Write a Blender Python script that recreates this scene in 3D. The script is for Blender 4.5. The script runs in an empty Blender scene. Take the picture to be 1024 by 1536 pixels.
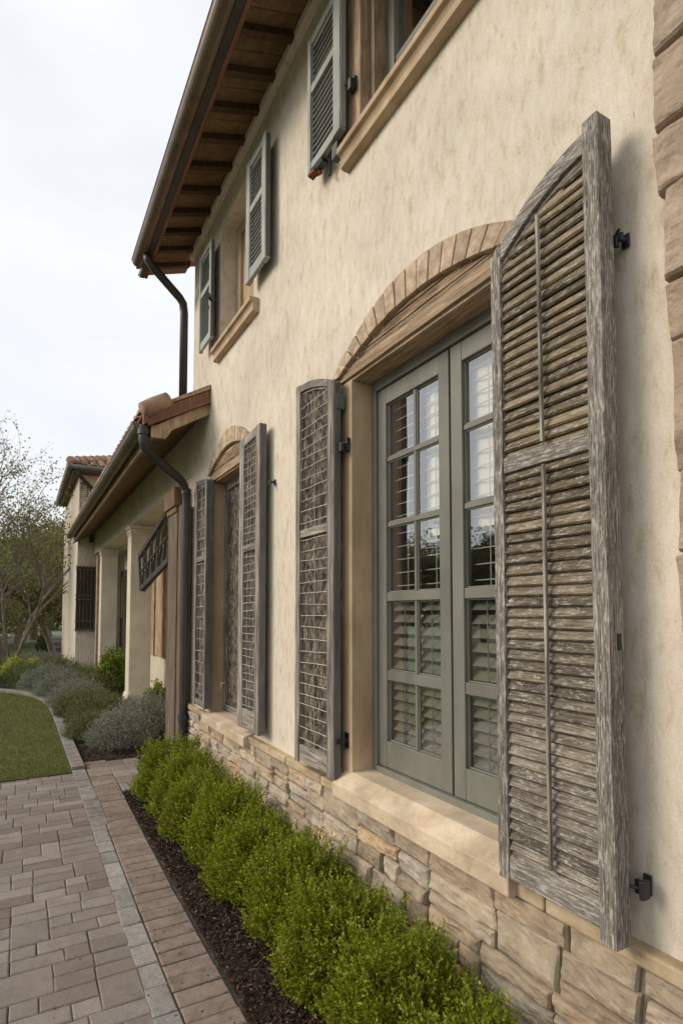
import bpy, bmesh, math, random
import numpy as np
from mathutils import Vector, Matrix, noise as mnoise
random.seed(7); RS = np.random.RandomState(11)
S = bpy.context.scene; COL = S.collection
R = math.radians
# ---------------------------------------------------------------- camera, world, sun
cam = bpy.data.cameras.new('camera'); co = bpy.data.objects.new('camera', cam); COL.objects.link(co)
TH, PT = R(29.4), R(3.0)
fw = Vector((math.cos(TH)*math.cos(PT), -math.sin(TH)*math.cos(PT), math.sin(PT)))
rt = Vector((-math.sin(TH), -math.cos(TH), 0)); up = rt.cross(fw)
co.matrix_world = Matrix(((rt.x, up.x, -fw.x, 0), (rt.y, up.y, -fw.y, 1.5), (rt.z, up.z, -fw.z, 1.6), (0, 0, 0, 1)))
cam.sensor_fit = 'VERTICAL'; cam.sensor_height = 36; cam.lens = 850/1536*36
cam.shift_y = (920-850*math.tan(PT)-768)/1536; cam.clip_start = .05; cam.clip_end = 2000
S.camera = co
S.view_settings.view_transform = 'Standard'; S.view_settings.look = 'None'
S.view_settings.exposure = 0.68; S.view_settings.gamma = 1
SUND = Vector((.36, .80, .47)).normalized()
W = bpy.data.worlds.new('World'); S.world = W; W.use_nodes = True
nt = W.node_tree; nt.nodes.clear(); L = nt.links.new
out = nt.nodes.new('ShaderNodeOutputWorld'); bg = nt.nodes.new('ShaderNodeBackground'); bg.inputs[1].default_value = .1
sky = nt.nodes.new('ShaderNodeTexSky'); sky.sky_type = 'NISHITA'; sky.sun_disc = False
sky.sun_elevation = math.asin(SUND.z); sky.sun_rotation = math.atan2(SUND.x, SUND.y)
tc = nt.nodes.new('ShaderNodeTexCoord'); mp = nt.nodes.new('ShaderNodeMapping'); mp.inputs['Scale'].default_value = (1.2, 1.2, 3.2)
L(tc.outputs['Generated'], mp.inputs[0])
nz = nt.nodes.new('ShaderNodeTexNoise'); nz.inputs['Scale'].default_value = 1.6; nz.inputs['Detail'].default_value = 5; nz.inputs['Roughness'].default_value = .5
L(mp.outputs[0], nz.inputs['Vector'])
cr = nt.nodes.new('ShaderNodeValToRGB'); e = cr.color_ramp.elements
e[0].position = .3; e[0].color = (.74, .75, .765, 1); e[1].position = .62; e[1].color = (.95, .95, .95, 1)
L(nz.outputs['Fac'], cr.inputs[0])
mx = nt.nodes.new('ShaderNodeMix'); mx.data_type = 'RGBA'; mx.clamp_factor = True
cl = nt.nodes.new('ShaderNodeVectorMath'); cl.operation = 'SCALE'; cl.inputs[0].default_value = (.985, 1.0, 1.02); cl.inputs['Scale'].default_value = 6.5
L(cr.outputs[0], mx.inputs[0]); L(sky.outputs[0], mx.inputs[6]); L(cl.outputs[0], mx.inputs[7]); L(mx.outputs[2], bg.inputs[0]); L(bg.outputs[0], out.inputs[0])
sl = bpy.data.lights.new('sun', 'SUN'); sl.energy = 1.5; sl.angle = R(28); sl.color = (1, .89, .74)
so = bpy.data.objects.new('sun', sl); COL.objects.link(so); so.location = (5, 8, 12)
so.rotation_euler = SUND.to_track_quat('Z', 'Y').to_euler()

# ---------------------------------------------------------------- materials
def mat(name, ramp, scale=(6, 6, 6), detail=8, nrough=.6, rough=.85, bump=.15, bdist=.01, bscale=None, rnd=.15, grain=False, big=0., bigs=1.2,
        distort=0., spec=.3, metal=0., trans=0., zmix=None, rndramp=None, fine=0., flake=None):
    m = bpy.data.materials.new(name); m.use_nodes = True; t = m.node_tree; n = t.nodes; l = t.links.new
    b = n['Principled BSDF']; b.inputs['Roughness'].default_value = rough; b.inputs['Metallic'].default_value = metal
    b.inputs['Specular IOR Level'].default_value = spec
    tc = n.new('ShaderNodeTexCoord'); at = n.new('ShaderNodeAttribute'); at.attribute_name = 'rnd'
    off = n.new('ShaderNodeVectorMath'); off.operation = 'SCALE'; off.inputs[0].default_value = (17.3, 9.1, 23.7); l(at.outputs['Fac'], off.inputs['Scale'])
    ad = n.new('ShaderNodeVectorMath'); ad.operation = 'ADD'; l(tc.outputs['Object'], ad.inputs[0]); l(off.outputs[0], ad.inputs[1])
    def mapped(sc):
        v = n.new('ShaderNodeVectorMath'); v.operation = 'MULTIPLY'; v.inputs[1].default_value = sc; l(ad.outputs[0], v.inputs[0]); return v
    def gvec(scale):
        a, c, z = scale
        v1 = mapped((a, c, z)); v2 = mapped((z, c, a)); g = n.new('ShaderNodeAttribute'); g.attribute_name = 'dir'
        mv = n.new('ShaderNodeMix'); mv.data_type = 'VECTOR'; l(g.outputs['Fac'], mv.inputs[0]); l(v1.outputs[0], mv.inputs[4]); l(v2.outputs[0], mv.inputs[5]); return mv.outputs[1]
    vec = gvec(scale) if grain else mapped(scale).outputs[0]
    def nse(v, s=1, d=detail, r=nrough, di=distort):
        q = n.new('ShaderNodeTexNoise'); q.inputs['Scale'].default_value = s; q.inputs['Detail'].default_value = d
        q.inputs['Roughness'].default_value = r; q.inputs['Distortion'].default_value = di; l(v, q.inputs['Vector']); return q.outputs['Fac']
    def rmp(f, els):
        q = n.new('ShaderNodeValToRGB'); ee = q.color_ramp.elements
        while len(ee) < len(els): ee.new(.5)
        for k, (p, c) in enumerate(els): ee[k].position = p; ee[k].color = (*c, 1)
        l(f, q.inputs[0]); return q.outputs[0]
    def mixc(f, a, c, mode='MIX'):
        q = n.new('ShaderNodeMix'); q.data_type = 'RGBA'; q.blend_type = mode
        if isinstance(f, (int, float)): q.inputs[0].default_value = f
        else: l(f, q.inputs[0])
        for i, x in ((6, a), (7, c)):
            if isinstance(x, tuple): q.inputs[i].default_value = (*x, 1)
            else: l(x, q.inputs[i])
        return q.outputs[2]
    f = nse(vec); col = rmp(f, ramp)
    if rndramp: col = mixc(.55, col, rmp(at.outputs['Fac'], rndramp), 'MIX')
    if zmix:
        z0, z1, r2 = zmix; sp = n.new('ShaderNodeSeparateXYZ'); l(tc.outputs['Object'], sp.inputs[0])
        mr = n.new('ShaderNodeMapRange'); mr.inputs[1].default_value = z0; mr.inputs[2].default_value = z1; l(sp.outputs[2], mr.inputs[0])
        col = mixc(mr.outputs[0], col, rmp(f, r2))
    if rnd:
        mr = n.new('ShaderNodeMapRange'); mr.inputs[3].default_value = 1-rnd; mr.inputs[4].default_value = 1+rnd; l(at.outputs['Fac'], mr.inputs[0])
        h = n.new('ShaderNodeHueSaturation'); l(mr.outputs[0], h.inputs['Value']); l(col, h.inputs['Color']); col = h.outputs[0]
    if flake:
        fsc, lo, hi, fc = flake
        col = mixc(rmp(nse(gvec(fsc) if grain else mapped(fsc).outputs[0], 1, 8, .75, 0), [(lo, (0, 0, 0)), (hi, (1, 1, 1))]), col, fc)
    if big:
        g = nse(mapped((bigs,)*3).outputs[0], 1, 4, .55, .4); g2 = rmp(g, [(.32, (1-big,)*3), (.66, (1+big*.35,)*3)])
        col = mixc(1., col, g2, 'MULTIPLY')
    if fine:
        g = nse(mapped((180,)*3).outputs[0], 1, 3, .6, 0); g2 = rmp(g, [(.3, (1-fine,)*3), (.7, (1+fine*.4,)*3)]); col = mixc(1., col, g2, 'MULTIPLY')
    l(col, b.inputs['Base Color'])
    if bump:
        bn = n.new('ShaderNodeBump'); bn.inputs['Strength'].default_value = bump; bn.inputs['Distance'].default_value = bdist
        l(f if bscale is None else nse(mapped((bscale,)*3).outputs[0]), bn.inputs['Height']); l(bn.outputs[0], b.inputs['Normal'])
    if trans:
        tr = n.new('ShaderNodeBsdfTranslucent'); ms = n.new('ShaderNodeMixShader'); ms.inputs[0].default_value = trans
        l(col, tr.inputs[0]); l(b.outputs[0], ms.inputs[1]); l(tr.outputs[0], ms.inputs[2]); l(ms.outputs[0], n['Material Output'].inputs[0])
    return m
M = {}
def stucco_mat():
    m = mat('stucco', [(.27, (.36, .265, .165)), (.37, (.54, .45, .335)), (.47, (.67, .59, .475)), (.64, (.74, .68, .585))], scale=(19, 19, 7), detail=14, nrough=.78, rough=.93, fine=.12, flake=((60, 60, 11), .60, .68, (.40, .31, .20)),
            bump=.55, bdist=.005, bscale=60, rnd=0, big=.13, bigs=1.7, distort=.25, spec=.15)
    return m
M['stucco'] = stucco_mat()
M['stucco2'] = mat('pale_stucco', [(.3, (.54, .475, .355)), (.6, (.67, .605, .47))], scale=(4, 4, 3), bump=.2, bscale=40, rnd=.05, big=.1)
M['stone'] = mat('field_stone', [(.33, (.16, .11, .07)), (.48, (.37, .285, .19)), (.63, (.56, .46, .34))], scale=(14, 14, 22), detail=12, nrough=.76, rough=.92, bump=.8, bdist=.012,
                 bscale=26, rnd=.22, big=.25, bigs=5, rndramp=[(0, (.45, .34, .225)), (.2, (.64, .54, .40)), (.4, (.52, .37, .225)), (.55, (.36, .325, .285)), (.7, (.60, .48, .34)), (.85, (.46, .43, .385)), (1, (.52, .345, .195))])
M['mortar'] = mat('mortar', [(.3, (.10, .08, .06)), (.7, (.20, .165, .125))], scale=(30, 30, 30), bump=.6, rnd=0, rough=1)
M['quoin'] = mat('quoin_stone', [(.3, (.22, .15, .10)), (.5, (.42, .31, .22)), (.7, (.55, .44, .33))], scale=(7, 7, 12), detail=12, nrough=.72, bump=1, bdist=.02, bscale=20, rnd=.15, big=.25, bigs=6,
                 rndramp=[(0, (.50, .37, .265)), (.5, (.58, .46, .34)), (1, (.50, .42, .34))])
M['ledge'] = mat('ledge_stone', [(.3, (.27, .20, .12)), (.5, (.42, .32, .20)), (.7, (.52, .42, .29))], scale=(8, 8, 14), bump=.4, bscale=50, rnd=.14, big=.15, bigs=4)
M['sill'] = mat('sill_stone', [(.3, (.47, .35, .23)), (.5, (.60, .48, .34)), (.7, (.66, .56, .42))], scale=(7, 7, 12), detail=11, nrough=.7, fine=.15, bump=.3, bscale=70, rnd=.06, big=.24, bigs=5, distort=.5, rough=.7)
M['jamb'] = mat('jamb_stone', [(.3, (.34, .235, .135)), (.5, (.47, .345, .215)), (.7, (.54, .42, .28))], scale=(6, 6, 2), detail=9, bump=.15, bscale=60, rnd=.05, big=.18, bigs=2.5, rough=.8)
def wood(name, d, m_, l_, grain=(70, 70, 3.2), lo=.36, mi=.5, hi=.64, **k):
    k.setdefault('bump', .7); k.setdefault('bdist', .004); k.setdefault('rnd', .2)
    return mat(name, [(lo, d), (mi, m_), (hi, l_)], scale=grain, detail=9, nrough=.72, grain=True, spec=.2, distort=k.pop('distort', .0), **k)
M['grey'] = wood('weathered_grey_wood', (.075, .062, .049), (.19, .166, .138), (.35, .32, .28), grain=(300, 300, 7), lo=.38, mi=.49, hi=.61, flake=((150, 150, 22), .50, .60, (.52, .49, .445)), bump=1., rough=.9, big=.3, bigs=4)
M['slat'] = wood('weathered_slat_wood', (.075, .058, .043), (.19, .16, .125), (.34, .305, .26), grain=(300, 300, 12), lo=.38, mi=.5, hi=.62, flake=((120, 120, 35), .53, .62, (.47, .445, .40)), bump=1., rough=.9, big=.32, bigs=7, rnd=.4,
                 zmix=(1.0, 2.0, [(.34, (.055, .040, .024)), (.5, (.195, .15, .093)), (.68, (.34, .28, .19))]))
M['grey2'] = wood('faded_grey_wood', (.09, .078, .063), (.235, .205, .17), (.42, .39, .345), grain=(55, 55, 3.5), rough=.9, big=.2, bigs=4)
M['bark'] = mat('gnarled_bark', [(.37, (.026, .019, .013)), (.5, (.12, .095, .07)), (.66, (.36, .31, .245))], scale=(40, 40, 9), detail=8, nrough=.7, distort=1.6, bump=1, bdist=.01, rnd=.1, big=.3, bigs=12)
M['oak'] = wood('oak', (.235, .155, .09), (.37, .262, .168), (.54, .43, .31), grain=(90, 90, 5), lo=.36, mi=.5, hi=.64, rnd=.2, rough=.85, bump=.7, big=.25, bigs=5)
M['plank'] = wood('rough_plank', (.10, .062, .036), (.33, .225, .14), (.50, .38, .26), grain=(210, 210, 6), lo=.4, mi=.5, hi=.64, rnd=.22, rough=.9, bump=1., big=.3, bigs=8)
M['arch'] = mat('arch_block', [(.33, (.30, .215, .135)), (.5, (.45, .34, .235)), (.65, (.56, .45, .33))], scale=(22, 22, 22), detail=10, nrough=.72, bump=.6, rough=.9, rnd=.2, big=.2, bigs=7)
M['dkoak'] = wood('dark_oak', (.10, .060, .032), (.18, .115, .065), (.27, .185, .11), grain=(30, 30, 2), rnd=.15, rough=.8)
M['soffit'] = wood('soffit_board', (.14, .088, .043), (.19, .122, .062), (.235, .158, .085), grain=(14, 14, 1), rnd=.16, rough=.7, bump=.2)
M['rafter'] = wood('rafter', (.055, .032, .019), (.085, .05, .03), (.13, .08, .05), rnd=.2)
M['red'] = wood('reddish_fascia', (.14, .065, .04), (.21, .105, .07), (.28, .16, .11), rnd=.1)
M['bronze'] = mat('bronze_gutter', [(.35, (.095, .066, .043)), (.65, (.165, .12, .08))], scale=(5, 5, 5), rough=.4, spec=.7, metal=.4, bump=.05, rnd=.05)
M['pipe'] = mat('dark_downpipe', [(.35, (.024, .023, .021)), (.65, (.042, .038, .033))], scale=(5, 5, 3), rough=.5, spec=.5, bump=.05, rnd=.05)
M['iron'] = mat('black_iron', [(.35, (.012, .012, .013)), (.65, (.03, .03, .03))], rough=.5, spec=.5, bump=.1, rnd=.1)
M['rust'] = mat('rusty_iron', [(.4, (.02, .015, .013)), (.6, (.30, .07, .025))], scale=(60, 60, 60), rough=.8, rnd=.1)
M['sage'] = mat('sage_paint', [(.3, (.135, .132, .108)), (.5, (.172, .170, .14)), (.7, (.20, .197, .165))], scale=(5, 5, 2), rough=.5, bump=.06, bscale=90, rnd=.06, big=.08, bigs=2)
M['sage2'] = mat('blue_sage_paint', [(.3, (.24, .25, .22)), (.5, (.315, .33, .295)), (.7, (.36, .375, .34))], scale=(8, 8, 3), rough=.6, bump=.1, bscale=70, rnd=.07, big=.1, bigs=3)
M['louvre'] = mat('louvre_paint', [(.3, (.165, .168, .138)), (.7, (.205, .208, .172))], rough=.5, bump=0, rnd=.05)
M['slate'] = mat('slate_grey_paint', [(.3, (.085, .085, .078)), (.6, (.145, .145, .135))], scale=(20, 20, 3), rough=.7, bump=.3, rnd=.08, big=.15, bigs=5)
M['wire'] = mat('pale_wire', [(.3, (.42, .39, .34)), (.7, (.60, .57, .51))], rough=.6, bump=0, rnd=.15)
M['lattice'] = mat('lattice_paint', [(.3, (.40, .40, .35)), (.7, (.48, .48, .42))], rough=.6, bump=0, rnd=.05)
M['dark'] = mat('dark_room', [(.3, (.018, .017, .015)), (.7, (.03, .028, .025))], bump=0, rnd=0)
M['blind'] = mat('linen_blind', [(.3, (.72, .69, .62)), (.7, (.80, .77, .70))], scale=(3, 3, .6), rough=.9, bump=.1, rnd=0)
M['pierw'] = wood('pier_timber', (.07, .05, .036), (.135, .10, .075), (.22, .175, .135), rnd=.1)
M['dkdoor'] = wood('dark_door_wood', (.03, .026, .022), (.055, .048, .04), (.09, .08, .068), rnd=.1)
M['tile'] = mat('clay_tile', [(.3, (.17, .085, .055)), (.5, (.33, .19, .125)), (.7, (.48, .36, .26))], scale=(7, 7, 7), bump=.4, bscale=30, rnd=.3, big=.3, bigs=3, rough=.9,
                rndramp=[(0, (.30, .16, .10)), (.5, (.42, .29, .20)), (1, (.50, .41, .31))])
M['paver'] = mat('concrete_paver', [(.3, (.15, .118, .10)), (.5, (.245, .197, .168)), (.7, (.31, .26, .225))], scale=(16, 16, 16), detail=10, nrough=.7, rough=.9, bump=.5, bdist=.004, bscale=120, rnd=.2, big=.14, bigs=1.5, fine=.25,
                 rndramp=[(0, (.235, .18, .15)), (.3, (.29, .24, .205)), (.6, (.215, .19, .172)), (.85, (.31, .265, .225)), (1, (.205, .19, .18))])
M['border'] = mat('clay_border_brick', [(.3, (.18, .125, .10)), (.5, (.27, .205, .168)), (.7, (.33, .26, .215))], scale=(16, 16, 16), detail=10, nrough=.7, rough=.9, bump=.5, bdist=.004, bscale=120, rnd=.15, big=.14, bigs=2, fine=.25)
M['granite'] = mat('granite_sett', [(.3, (.21, .195, .18)), (.5, (.33, .31, .285)), (.7, (.44, .42, .385))], scale=(30, 30, 30), detail=10, nrough=.8, rough=.85, bump=.6, bdist=.004, bscale=100, rnd=.12, big=.2, bigs=3, fine=.35)
M['kerb'] = mat('concrete_kerb', [(.3, (.17, .15, .135)), (.5, (.26, .235, .21)), (.7, (.33, .30, .27))], scale=(16, 16, 16), detail=10, rough=.9, bump=.5, bdist=.004, bscale=120, rnd=.1, big=.2, bigs=3, fine=.25)
M['sand'] = mat('joint_sand', [(.3, (.05, .042, .035)), (.7, (.16, .135, .115))], scale=(60, 60, 60), rough=1, bump=.3, rnd=0)
M['mulch'] = mat('bark_mulch', [(.3, (.016, .010, .007)), (.55, (.045, .028, .02)), (.75, (.085, .058, .042))], scale=(50, 50, 50), rough=1, bump=1, bdist=.02, rnd=0)
M['chip'] = mat('bark_chip', [(.3, (.018, .010, .007)), (.7, (.06, .036, .025))], scale=(40, 40, 40), rough=.95, bump=.3, rnd=.4, rndramp=[(0, (.028, .016, .011)), (.7, (.085, .052, .036)), (.9, (.13, .085, .06)), (1, (.27, .215, .165))])
M['lawn'] = mat('lawn_grass', [(.3, (.055, .065, .014)), (.5, (.085, .098, .022)), (.7, (.115, .125, .034))], scale=(25, 25, 25), rough=1, bump=.6, rnd=0, big=.3, bigs=1.2)
M['far_lawn'] = mat('far_meadow', [(.3, (.12, .14, .085)), (.7, (.19, .205, .13))], scale=(.6, .6, .6), rough=1, bump=0, rnd=0, big=.2, bigs=.1)
def leafm(name, a, b, c, tr=.3, rough=.5): return mat(name, [(.35, a), (.5, b), (.65, c)], scale=(7, 7, 7), detail=3, rough=rough, bump=0, rnd=.42, trans=tr, spec=.3)
M['blade'] = leafm('grass_blade', (.10, .11, .02), (.15, .16, .032), (.20, .195, .052))
M['box'] = leafm('boxwood_leaf', (.115, .15, .008), (.20, .245, .013), (.29, .32, .025), .38)
M['boxnew'] = leafm('boxwood_tip_leaf', (.24, .26, .02), (.34, .36, .03), (.40, .38, .05), .4)
M['twig'] = mat('twig', [(.3, (.05, .035, .022)), (.7, (.12, .09, .06))], rough=.95, bump=0, rnd=.1)
M['trunk'] = mat('tree_bark', [(.3, (.10, .08, .06)), (.7, (.24, .20, .155))], scale=(20, 20, 4), rough=.95, bump=.6, rnd=.1)
M['silver'] = leafm('silver_leaf', (.13, .145, .10), (.21, .225, .165), (.33, .34, .27), .2)
M['greenleaf'] = leafm('ground_shrub_leaf', (.075, .09, .026), (.125, .145, .045), (.19, .20, .08), .25)
M['bright'] = leafm('bright_shrub_leaf', (.075, .12, .012), (.13, .19, .02), (.21, .27, .04), .35)
M['yellow'] = leafm('yellow_shrub_leaf', (.28, .30, .05), (.42, .42, .08), (.52, .50, .14), .3)
M['ever'] = leafm('evergreen_leaf', (.045, .06, .018), (.08, .098, .03), (.12, .135, .045), .25)
M['olive'] = leafm('olive_leaf', (.12, .14, .038), (.18, .195, .055), (.24, .24, .08), .3)
M['thin'] = leafm('thin_tree_leaf', (.13, .13, .045), (.20, .19, .06), (.28, .25, .10), .35)
def glass():
    m = bpy.data.materials.new('window_glass'); m.use_nodes = True; t = m.node_tree; n = t.nodes; l = t.links.new; n.clear()
    o = n.new('ShaderNodeOutputMaterial'); ms = n.new('ShaderNodeMixShader'); tr = n.new('ShaderNodeBsdfTransparent'); tr.inputs[0].default_value = (.92, .92, .90, 1)
    g = n.new('ShaderNodeBsdfGlossy'); g.inputs['Roughness'].default_value = .012; g.inputs[0].default_value = (.95, .96, .95, 1)
    lw = n.new('ShaderNodeLayerWeight'); pw = n.new('ShaderNodeMath'); pw.operation = 'POWER'; pw.inputs[1].default_value = 1.8; l(lw.outputs['Facing'], pw.inputs[0])
    fr = n.new('ShaderNodeMapRange'); fr.inputs[3].default_value = .14; fr.inputs[4].default_value = 1.0; l(pw.outputs[0], fr.inputs[0])
    tc = n.new('ShaderNodeTexCoord'); nz = n.new('ShaderNodeTexNoise'); nz.inputs['Scale'].default_value = 3.5; nz.inputs['Detail'].default_value = 1; l(tc.outputs['Object'], nz.inputs['Vector'])
    bn = n.new('ShaderNodeBump'); bn.inputs['Strength'].default_value = .12; bn.inputs['Distance'].default_value = .02; l(nz.outputs['Fac'], bn.inputs['Height']); l(bn.outputs[0], g.inputs['Normal'])
    l(fr.outputs[0], ms.inputs[0]); l(tr.outputs[0], ms.inputs[1]); l(g.outputs[0], ms.inputs[2]); l(ms.outputs[0], o.inputs[0]); return m
M['glass'] = glass()

# ---------------------------------------------------------------- object helpers
def tag(o, label=None, cat=None, group=None, kind=None):
    if label: o['label'] = label
    if cat: o['category'] = cat
    if group: o['group'] = group
    if kind: o['kind'] = kind
    return o
WL = {}
def thing(name, loc, label, cat, group=None):
    o = bpy.data.objects.new(name, None); COL.objects.link(o); o.location = loc; WL[o] = Vector(loc); o.empty_display_size = .1
    return tag(o, label, cat, group)
class MB:
    def __init__(s): s.v = []; s.f = []; s.r = []; s.d = []
    def add(s, vs, fs, r=None, d=0):
        k = len(s.v); s.v += [tuple(p) for p in vs]; r = random.random() if r is None else r
        for f in fs: s.f.append(tuple(i+k for i in f)); s.r.append(r); s.d.append(d)
        return s
    def box(s, x0, x1, y0, y1, z0, z1, r=None, d=0):
        if x0 > x1: x0, x1 = x1, x0
        v = [(x, y, z) for z in (z0, z1) for y in (y0, y1) for x in (x0, x1)]
        return s.add(v, [(0, 2, 3, 1), (4, 5, 7, 6), (0, 1, 5, 4), (2, 6, 7, 3), (0, 4, 6, 2), (1, 3, 7, 5)], r, d)
    def obox(s, c, ax, ay, az, r=None, d=0):      # half-axis vectors
        c, ax, ay, az = map(Vector, (c, ax, ay, az))
        v = [c+ax*i+ay*j+az*k for k in (-1, 1) for j in (-1, 1) for i in (-1, 1)]
        return s.add(v, [(0, 2, 3, 1), (4, 5, 7, 6), (0, 1, 5, 4), (2, 6, 7, 3), (0, 4, 6, 2), (1, 3, 7, 5)], r, d)
    def bar(s, a, b, w, h, r=None, d=0, upv=(0, 1, 0)):
        a, b = Vector(a), Vector(b); t = (b-a)/2; u = Vector(upv); sd = t.cross(u).normalized(); u = sd.cross(t).normalized()
        return s.obox((a+b)/2, t, sd*w/2, u*h/2, r, d)
    def prism(s, pts, y0, y1, r=None, d=0, axis='y'):   # polygon in XZ extruded in Y (or YZ polygon extruded in X)
        n = len(pts)
        if axis == 'y': v = [(x, y0, z) for x, z in pts]+[(x, y1, z) for x, z in pts]
        else: v = [(y0, x, z) for x, z in pts]+[(y1, x, z) for x, z in pts]
        return s.add(v, [tuple(range(n)), tuple(range(2*n-1, n-1, -1))]+[((i+1) % n, i, i+n, (i+1) % n+n) for i in range(n)], r, d)
    def tube(s, pts, rad, n=10, r=None, d=0, caps=True):
        pts = [Vector(p) for p in pts]; m = len(pts); rad = rad if isinstance(rad, (list, tuple)) else [rad]*m; vs = []; pu = None
        for i, p in enumerate(pts):
            t = (pts[min(i+1, m-1)]-pts[max(i-1, 0)]).normalized()
            if pu is None: pu = t.orthogonal().normalized()
            pu = (pu-t*pu.dot(t)).normalized(); w = t.cross(pu)
            vs += [p+(pu*math.cos(a)+w*math.sin(a))*rad[i] for a in [2*math.pi*k/n for k in range(n)]]
        fs = [(i*n+k, i*n+(k+1) % n, (i+1)*n+(k+1) % n, (i+1)*n+k) for i in range(m-1) for k in range(n)]
        if caps: fs += [tuple(range(n-1, -1, -1)), tuple((m-1)*n+k for k in range(n))]
        return s.add(vs, fs, r, d)
    def build(s, name, m, parent=None, bevel=0, smooth=False, sol=0, seg=2):
        me = bpy.data.meshes.new(name); off = Vector((0, 0, 0)) if parent is None else WL[parent]
        me.from_pydata([(p[0]-off.x, p[1]-off.y, p[2]-off.z) for p in s.v], [], s.f)
        a = me.attributes.new('rnd', 'FLOAT', 'FACE'); a.data.foreach_set('value', s.r)
        a = me.attributes.new('dir', 'FLOAT', 'FACE'); a.data.foreach_set('value', [float(x) for x in s.d])
        bm = bmesh.new(); bm.from_mesh(me); bmesh.ops.recalc_face_normals(bm, faces=bm.faces); bm.to_mesh(me); bm.free()
        me.materials.append(m if not isinstance(m, str) else M[m])
        if smooth: me.polygons.foreach_set('use_smooth', [True]*len(me.polygons))
        o = bpy.data.objects.new(name, me); COL.objects.link(o); o.parent = parent; WL[o] = off
        if bevel: b = o.modifiers.new('bevel', 'BEVEL'); b.width = bevel; b.segments = seg; b.limit_method = 'ANGLE'; b.angle_limit = R(35)
        return o
def mesh_np(name, V, Q, rnd, m, parent=None, smooth=False):
    V = np.asarray(V, dtype=np.float32); Q = np.asarray(Q, dtype=np.int32); k = Q.shape[1]
    off = WL[parent] if parent else Vector((0, 0, 0)); V = V-np.array(off, dtype=np.float32)
    me = bpy.data.meshes.new(name); me.vertices.add(len(V)); me.vertices.foreach_set('co', V.ravel())
    me.loops.add(Q.size); me.loops.foreach_set('vertex_index', Q.ravel()); me.polygons.add(len(Q)); me.polygons.foreach_set('loop_start', np.arange(0, Q.size, k, dtype=np.int32))
    me.update(calc_edges=True)
    a = me.attributes.new('rnd', 'FLOAT', 'FACE'); a.data.foreach_set('value', np.asarray(rnd, dtype=np.float32))
    me.materials.append(M[m]); o = bpy.data.objects.new(name, me); COL.objects.link(o); o.parent = parent; WL[o] = off
    if smooth: me.polygons.foreach_set('use_smooth', [True]*len(Q))
    return o
def dup(root, loc, rz=0, sc=(1, 1, 1), label=None):
    r = root.copy(); COL.objects.link(r); r.location = loc; r.rotation_euler = (0, 0, rz); r.scale = sc
    if label: r['label'] = label
    for ch in list(root.children):
        c = ch.copy(); COL.objects.link(c); c.parent = r
        for g in list(ch.children): d = g.copy(); COL.objects.link(d); d.parent = c
    return r
def norm(a): return a/np.maximum(np.linalg.norm(a, axis=1, keepdims=True), 1e-9)
def leaves(P, D, ln, wd, fold=.25):
    """leaf quads: base P, direction D, one quad each"""
    n = len(P); D = norm(D); A = norm(np.cross(D, RS.normal(size=(n, 3)))); B = np.cross(D, A)
    ln = np.broadcast_to(ln, (n,))[:, None]*RS.uniform(.7, 1.25, (n, 1)); wd = np.broadcast_to(wd, (n,))[:, None]*RS.uniform(.8, 1.2, (n, 1))
    V = np.stack([P, P+D*ln*.5+A*wd+B*wd*fold, P+D*ln, P+D*ln*.5-A*wd+B*wd*fold], 1).reshape(-1, 3)
    return V, np.arange(4*n).reshape(-1, 4)

# ---------------------------------------------------------------- ground
def sheet(name, pts, z, m, kind='structure'):
    mb = MB(); mb.add([(x, y, z) for x, y in pts], [tuple(range(len(pts)))], 0); o = mb.build(name, m); return tag(o, kind=kind)
sheet('ground', [(-150, -150), (600, -150), (600, 400), (-150, 400)], -.03, 'far_lawn')
sheet('soil', [(-3, -2), (30, -2), (30, .93), (-3, .93)], -.022, 'mulch')
def block(mb, x0, x1, y0, y1, z, h=.03, b=.006, r=None, j=.002):
    r = random.random() if r is None else r; z += random.uniform(-j, j); q = lambda: random.uniform(-j, j)
    c = [(x0+q(), y0+q()), (x1+q(), y0+q()), (x1+q(), y1+q()), (x0+q(), y1+q())]; cx, cy = (x0+x1)/2, (y0+y1)/2
    top = [(cx+(x-cx)*(1-b*2/abs(x1-x0)), cy+(y-cy)*(1-b*2/abs(y1-y0)), z+random.uniform(-.001, .001)) for x, y in c]
    v = [(x, y, z-h) for x, y in c]+[(x, y, z-b*.7) for x, y in c]+top
    mb.add(v, [(8, 9, 10, 11)]+[(i, (i+1) % 4, (i+1) % 4+4, i+4) for i in range(4)]+[(i+4, (i+1) % 4+4, (i+1) % 4+8, i+8) for i in range(4)], r)
pv = MB(); x = -1.2; g = .003
while x < 6.30:
    h = random.choice((.22, .225, .215)); h = min(h, 6.34-x); y = 1.0
    while y < 5.2:
        k = random.random(); w = random.choice((.115, .17, .225))
        if k < .16: block(pv, x+g/2, x+h-g/2, y+g/2, y+w-g/2, 0)
        elif k < .75:
            for a in (0, 1): block(pv, x+a*h/2+g/2, x+(a+1)*h/2-g/2, y+g/2, y+w-g/2, 0)
        else:
            w = .335; s = random.choice((.11, .17, .22))
            block(pv, x+g/2, x+h/2-g/2, y+g/2, y+s-g/2, 0); block(pv, x+g/2, x+h/2-g/2, y+s+g/2, y+w-g/2, 0)
            block(pv, x+h/2+g/2, x+h-g/2, y+g/2, y+w-s-g/2, 0); block(pv, x+h/2+g/2, x+h-g/2, y+w-s+g/2, y+w-g/2, 0)
        y += w
    x += h
y0 = .36                                     # small paved landing between the hedge and the bed
for i in range(5):
    x0 = 5.52+i*.235; x = .33-.0*i
    while x < .66:
        w = .165; block(pv, x0+g/2, x0+.235-g/2, x+g/2, x+w-g/2, 0); x += w
tag(pv.build('paving', 'paver'), kind='structure')
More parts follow.
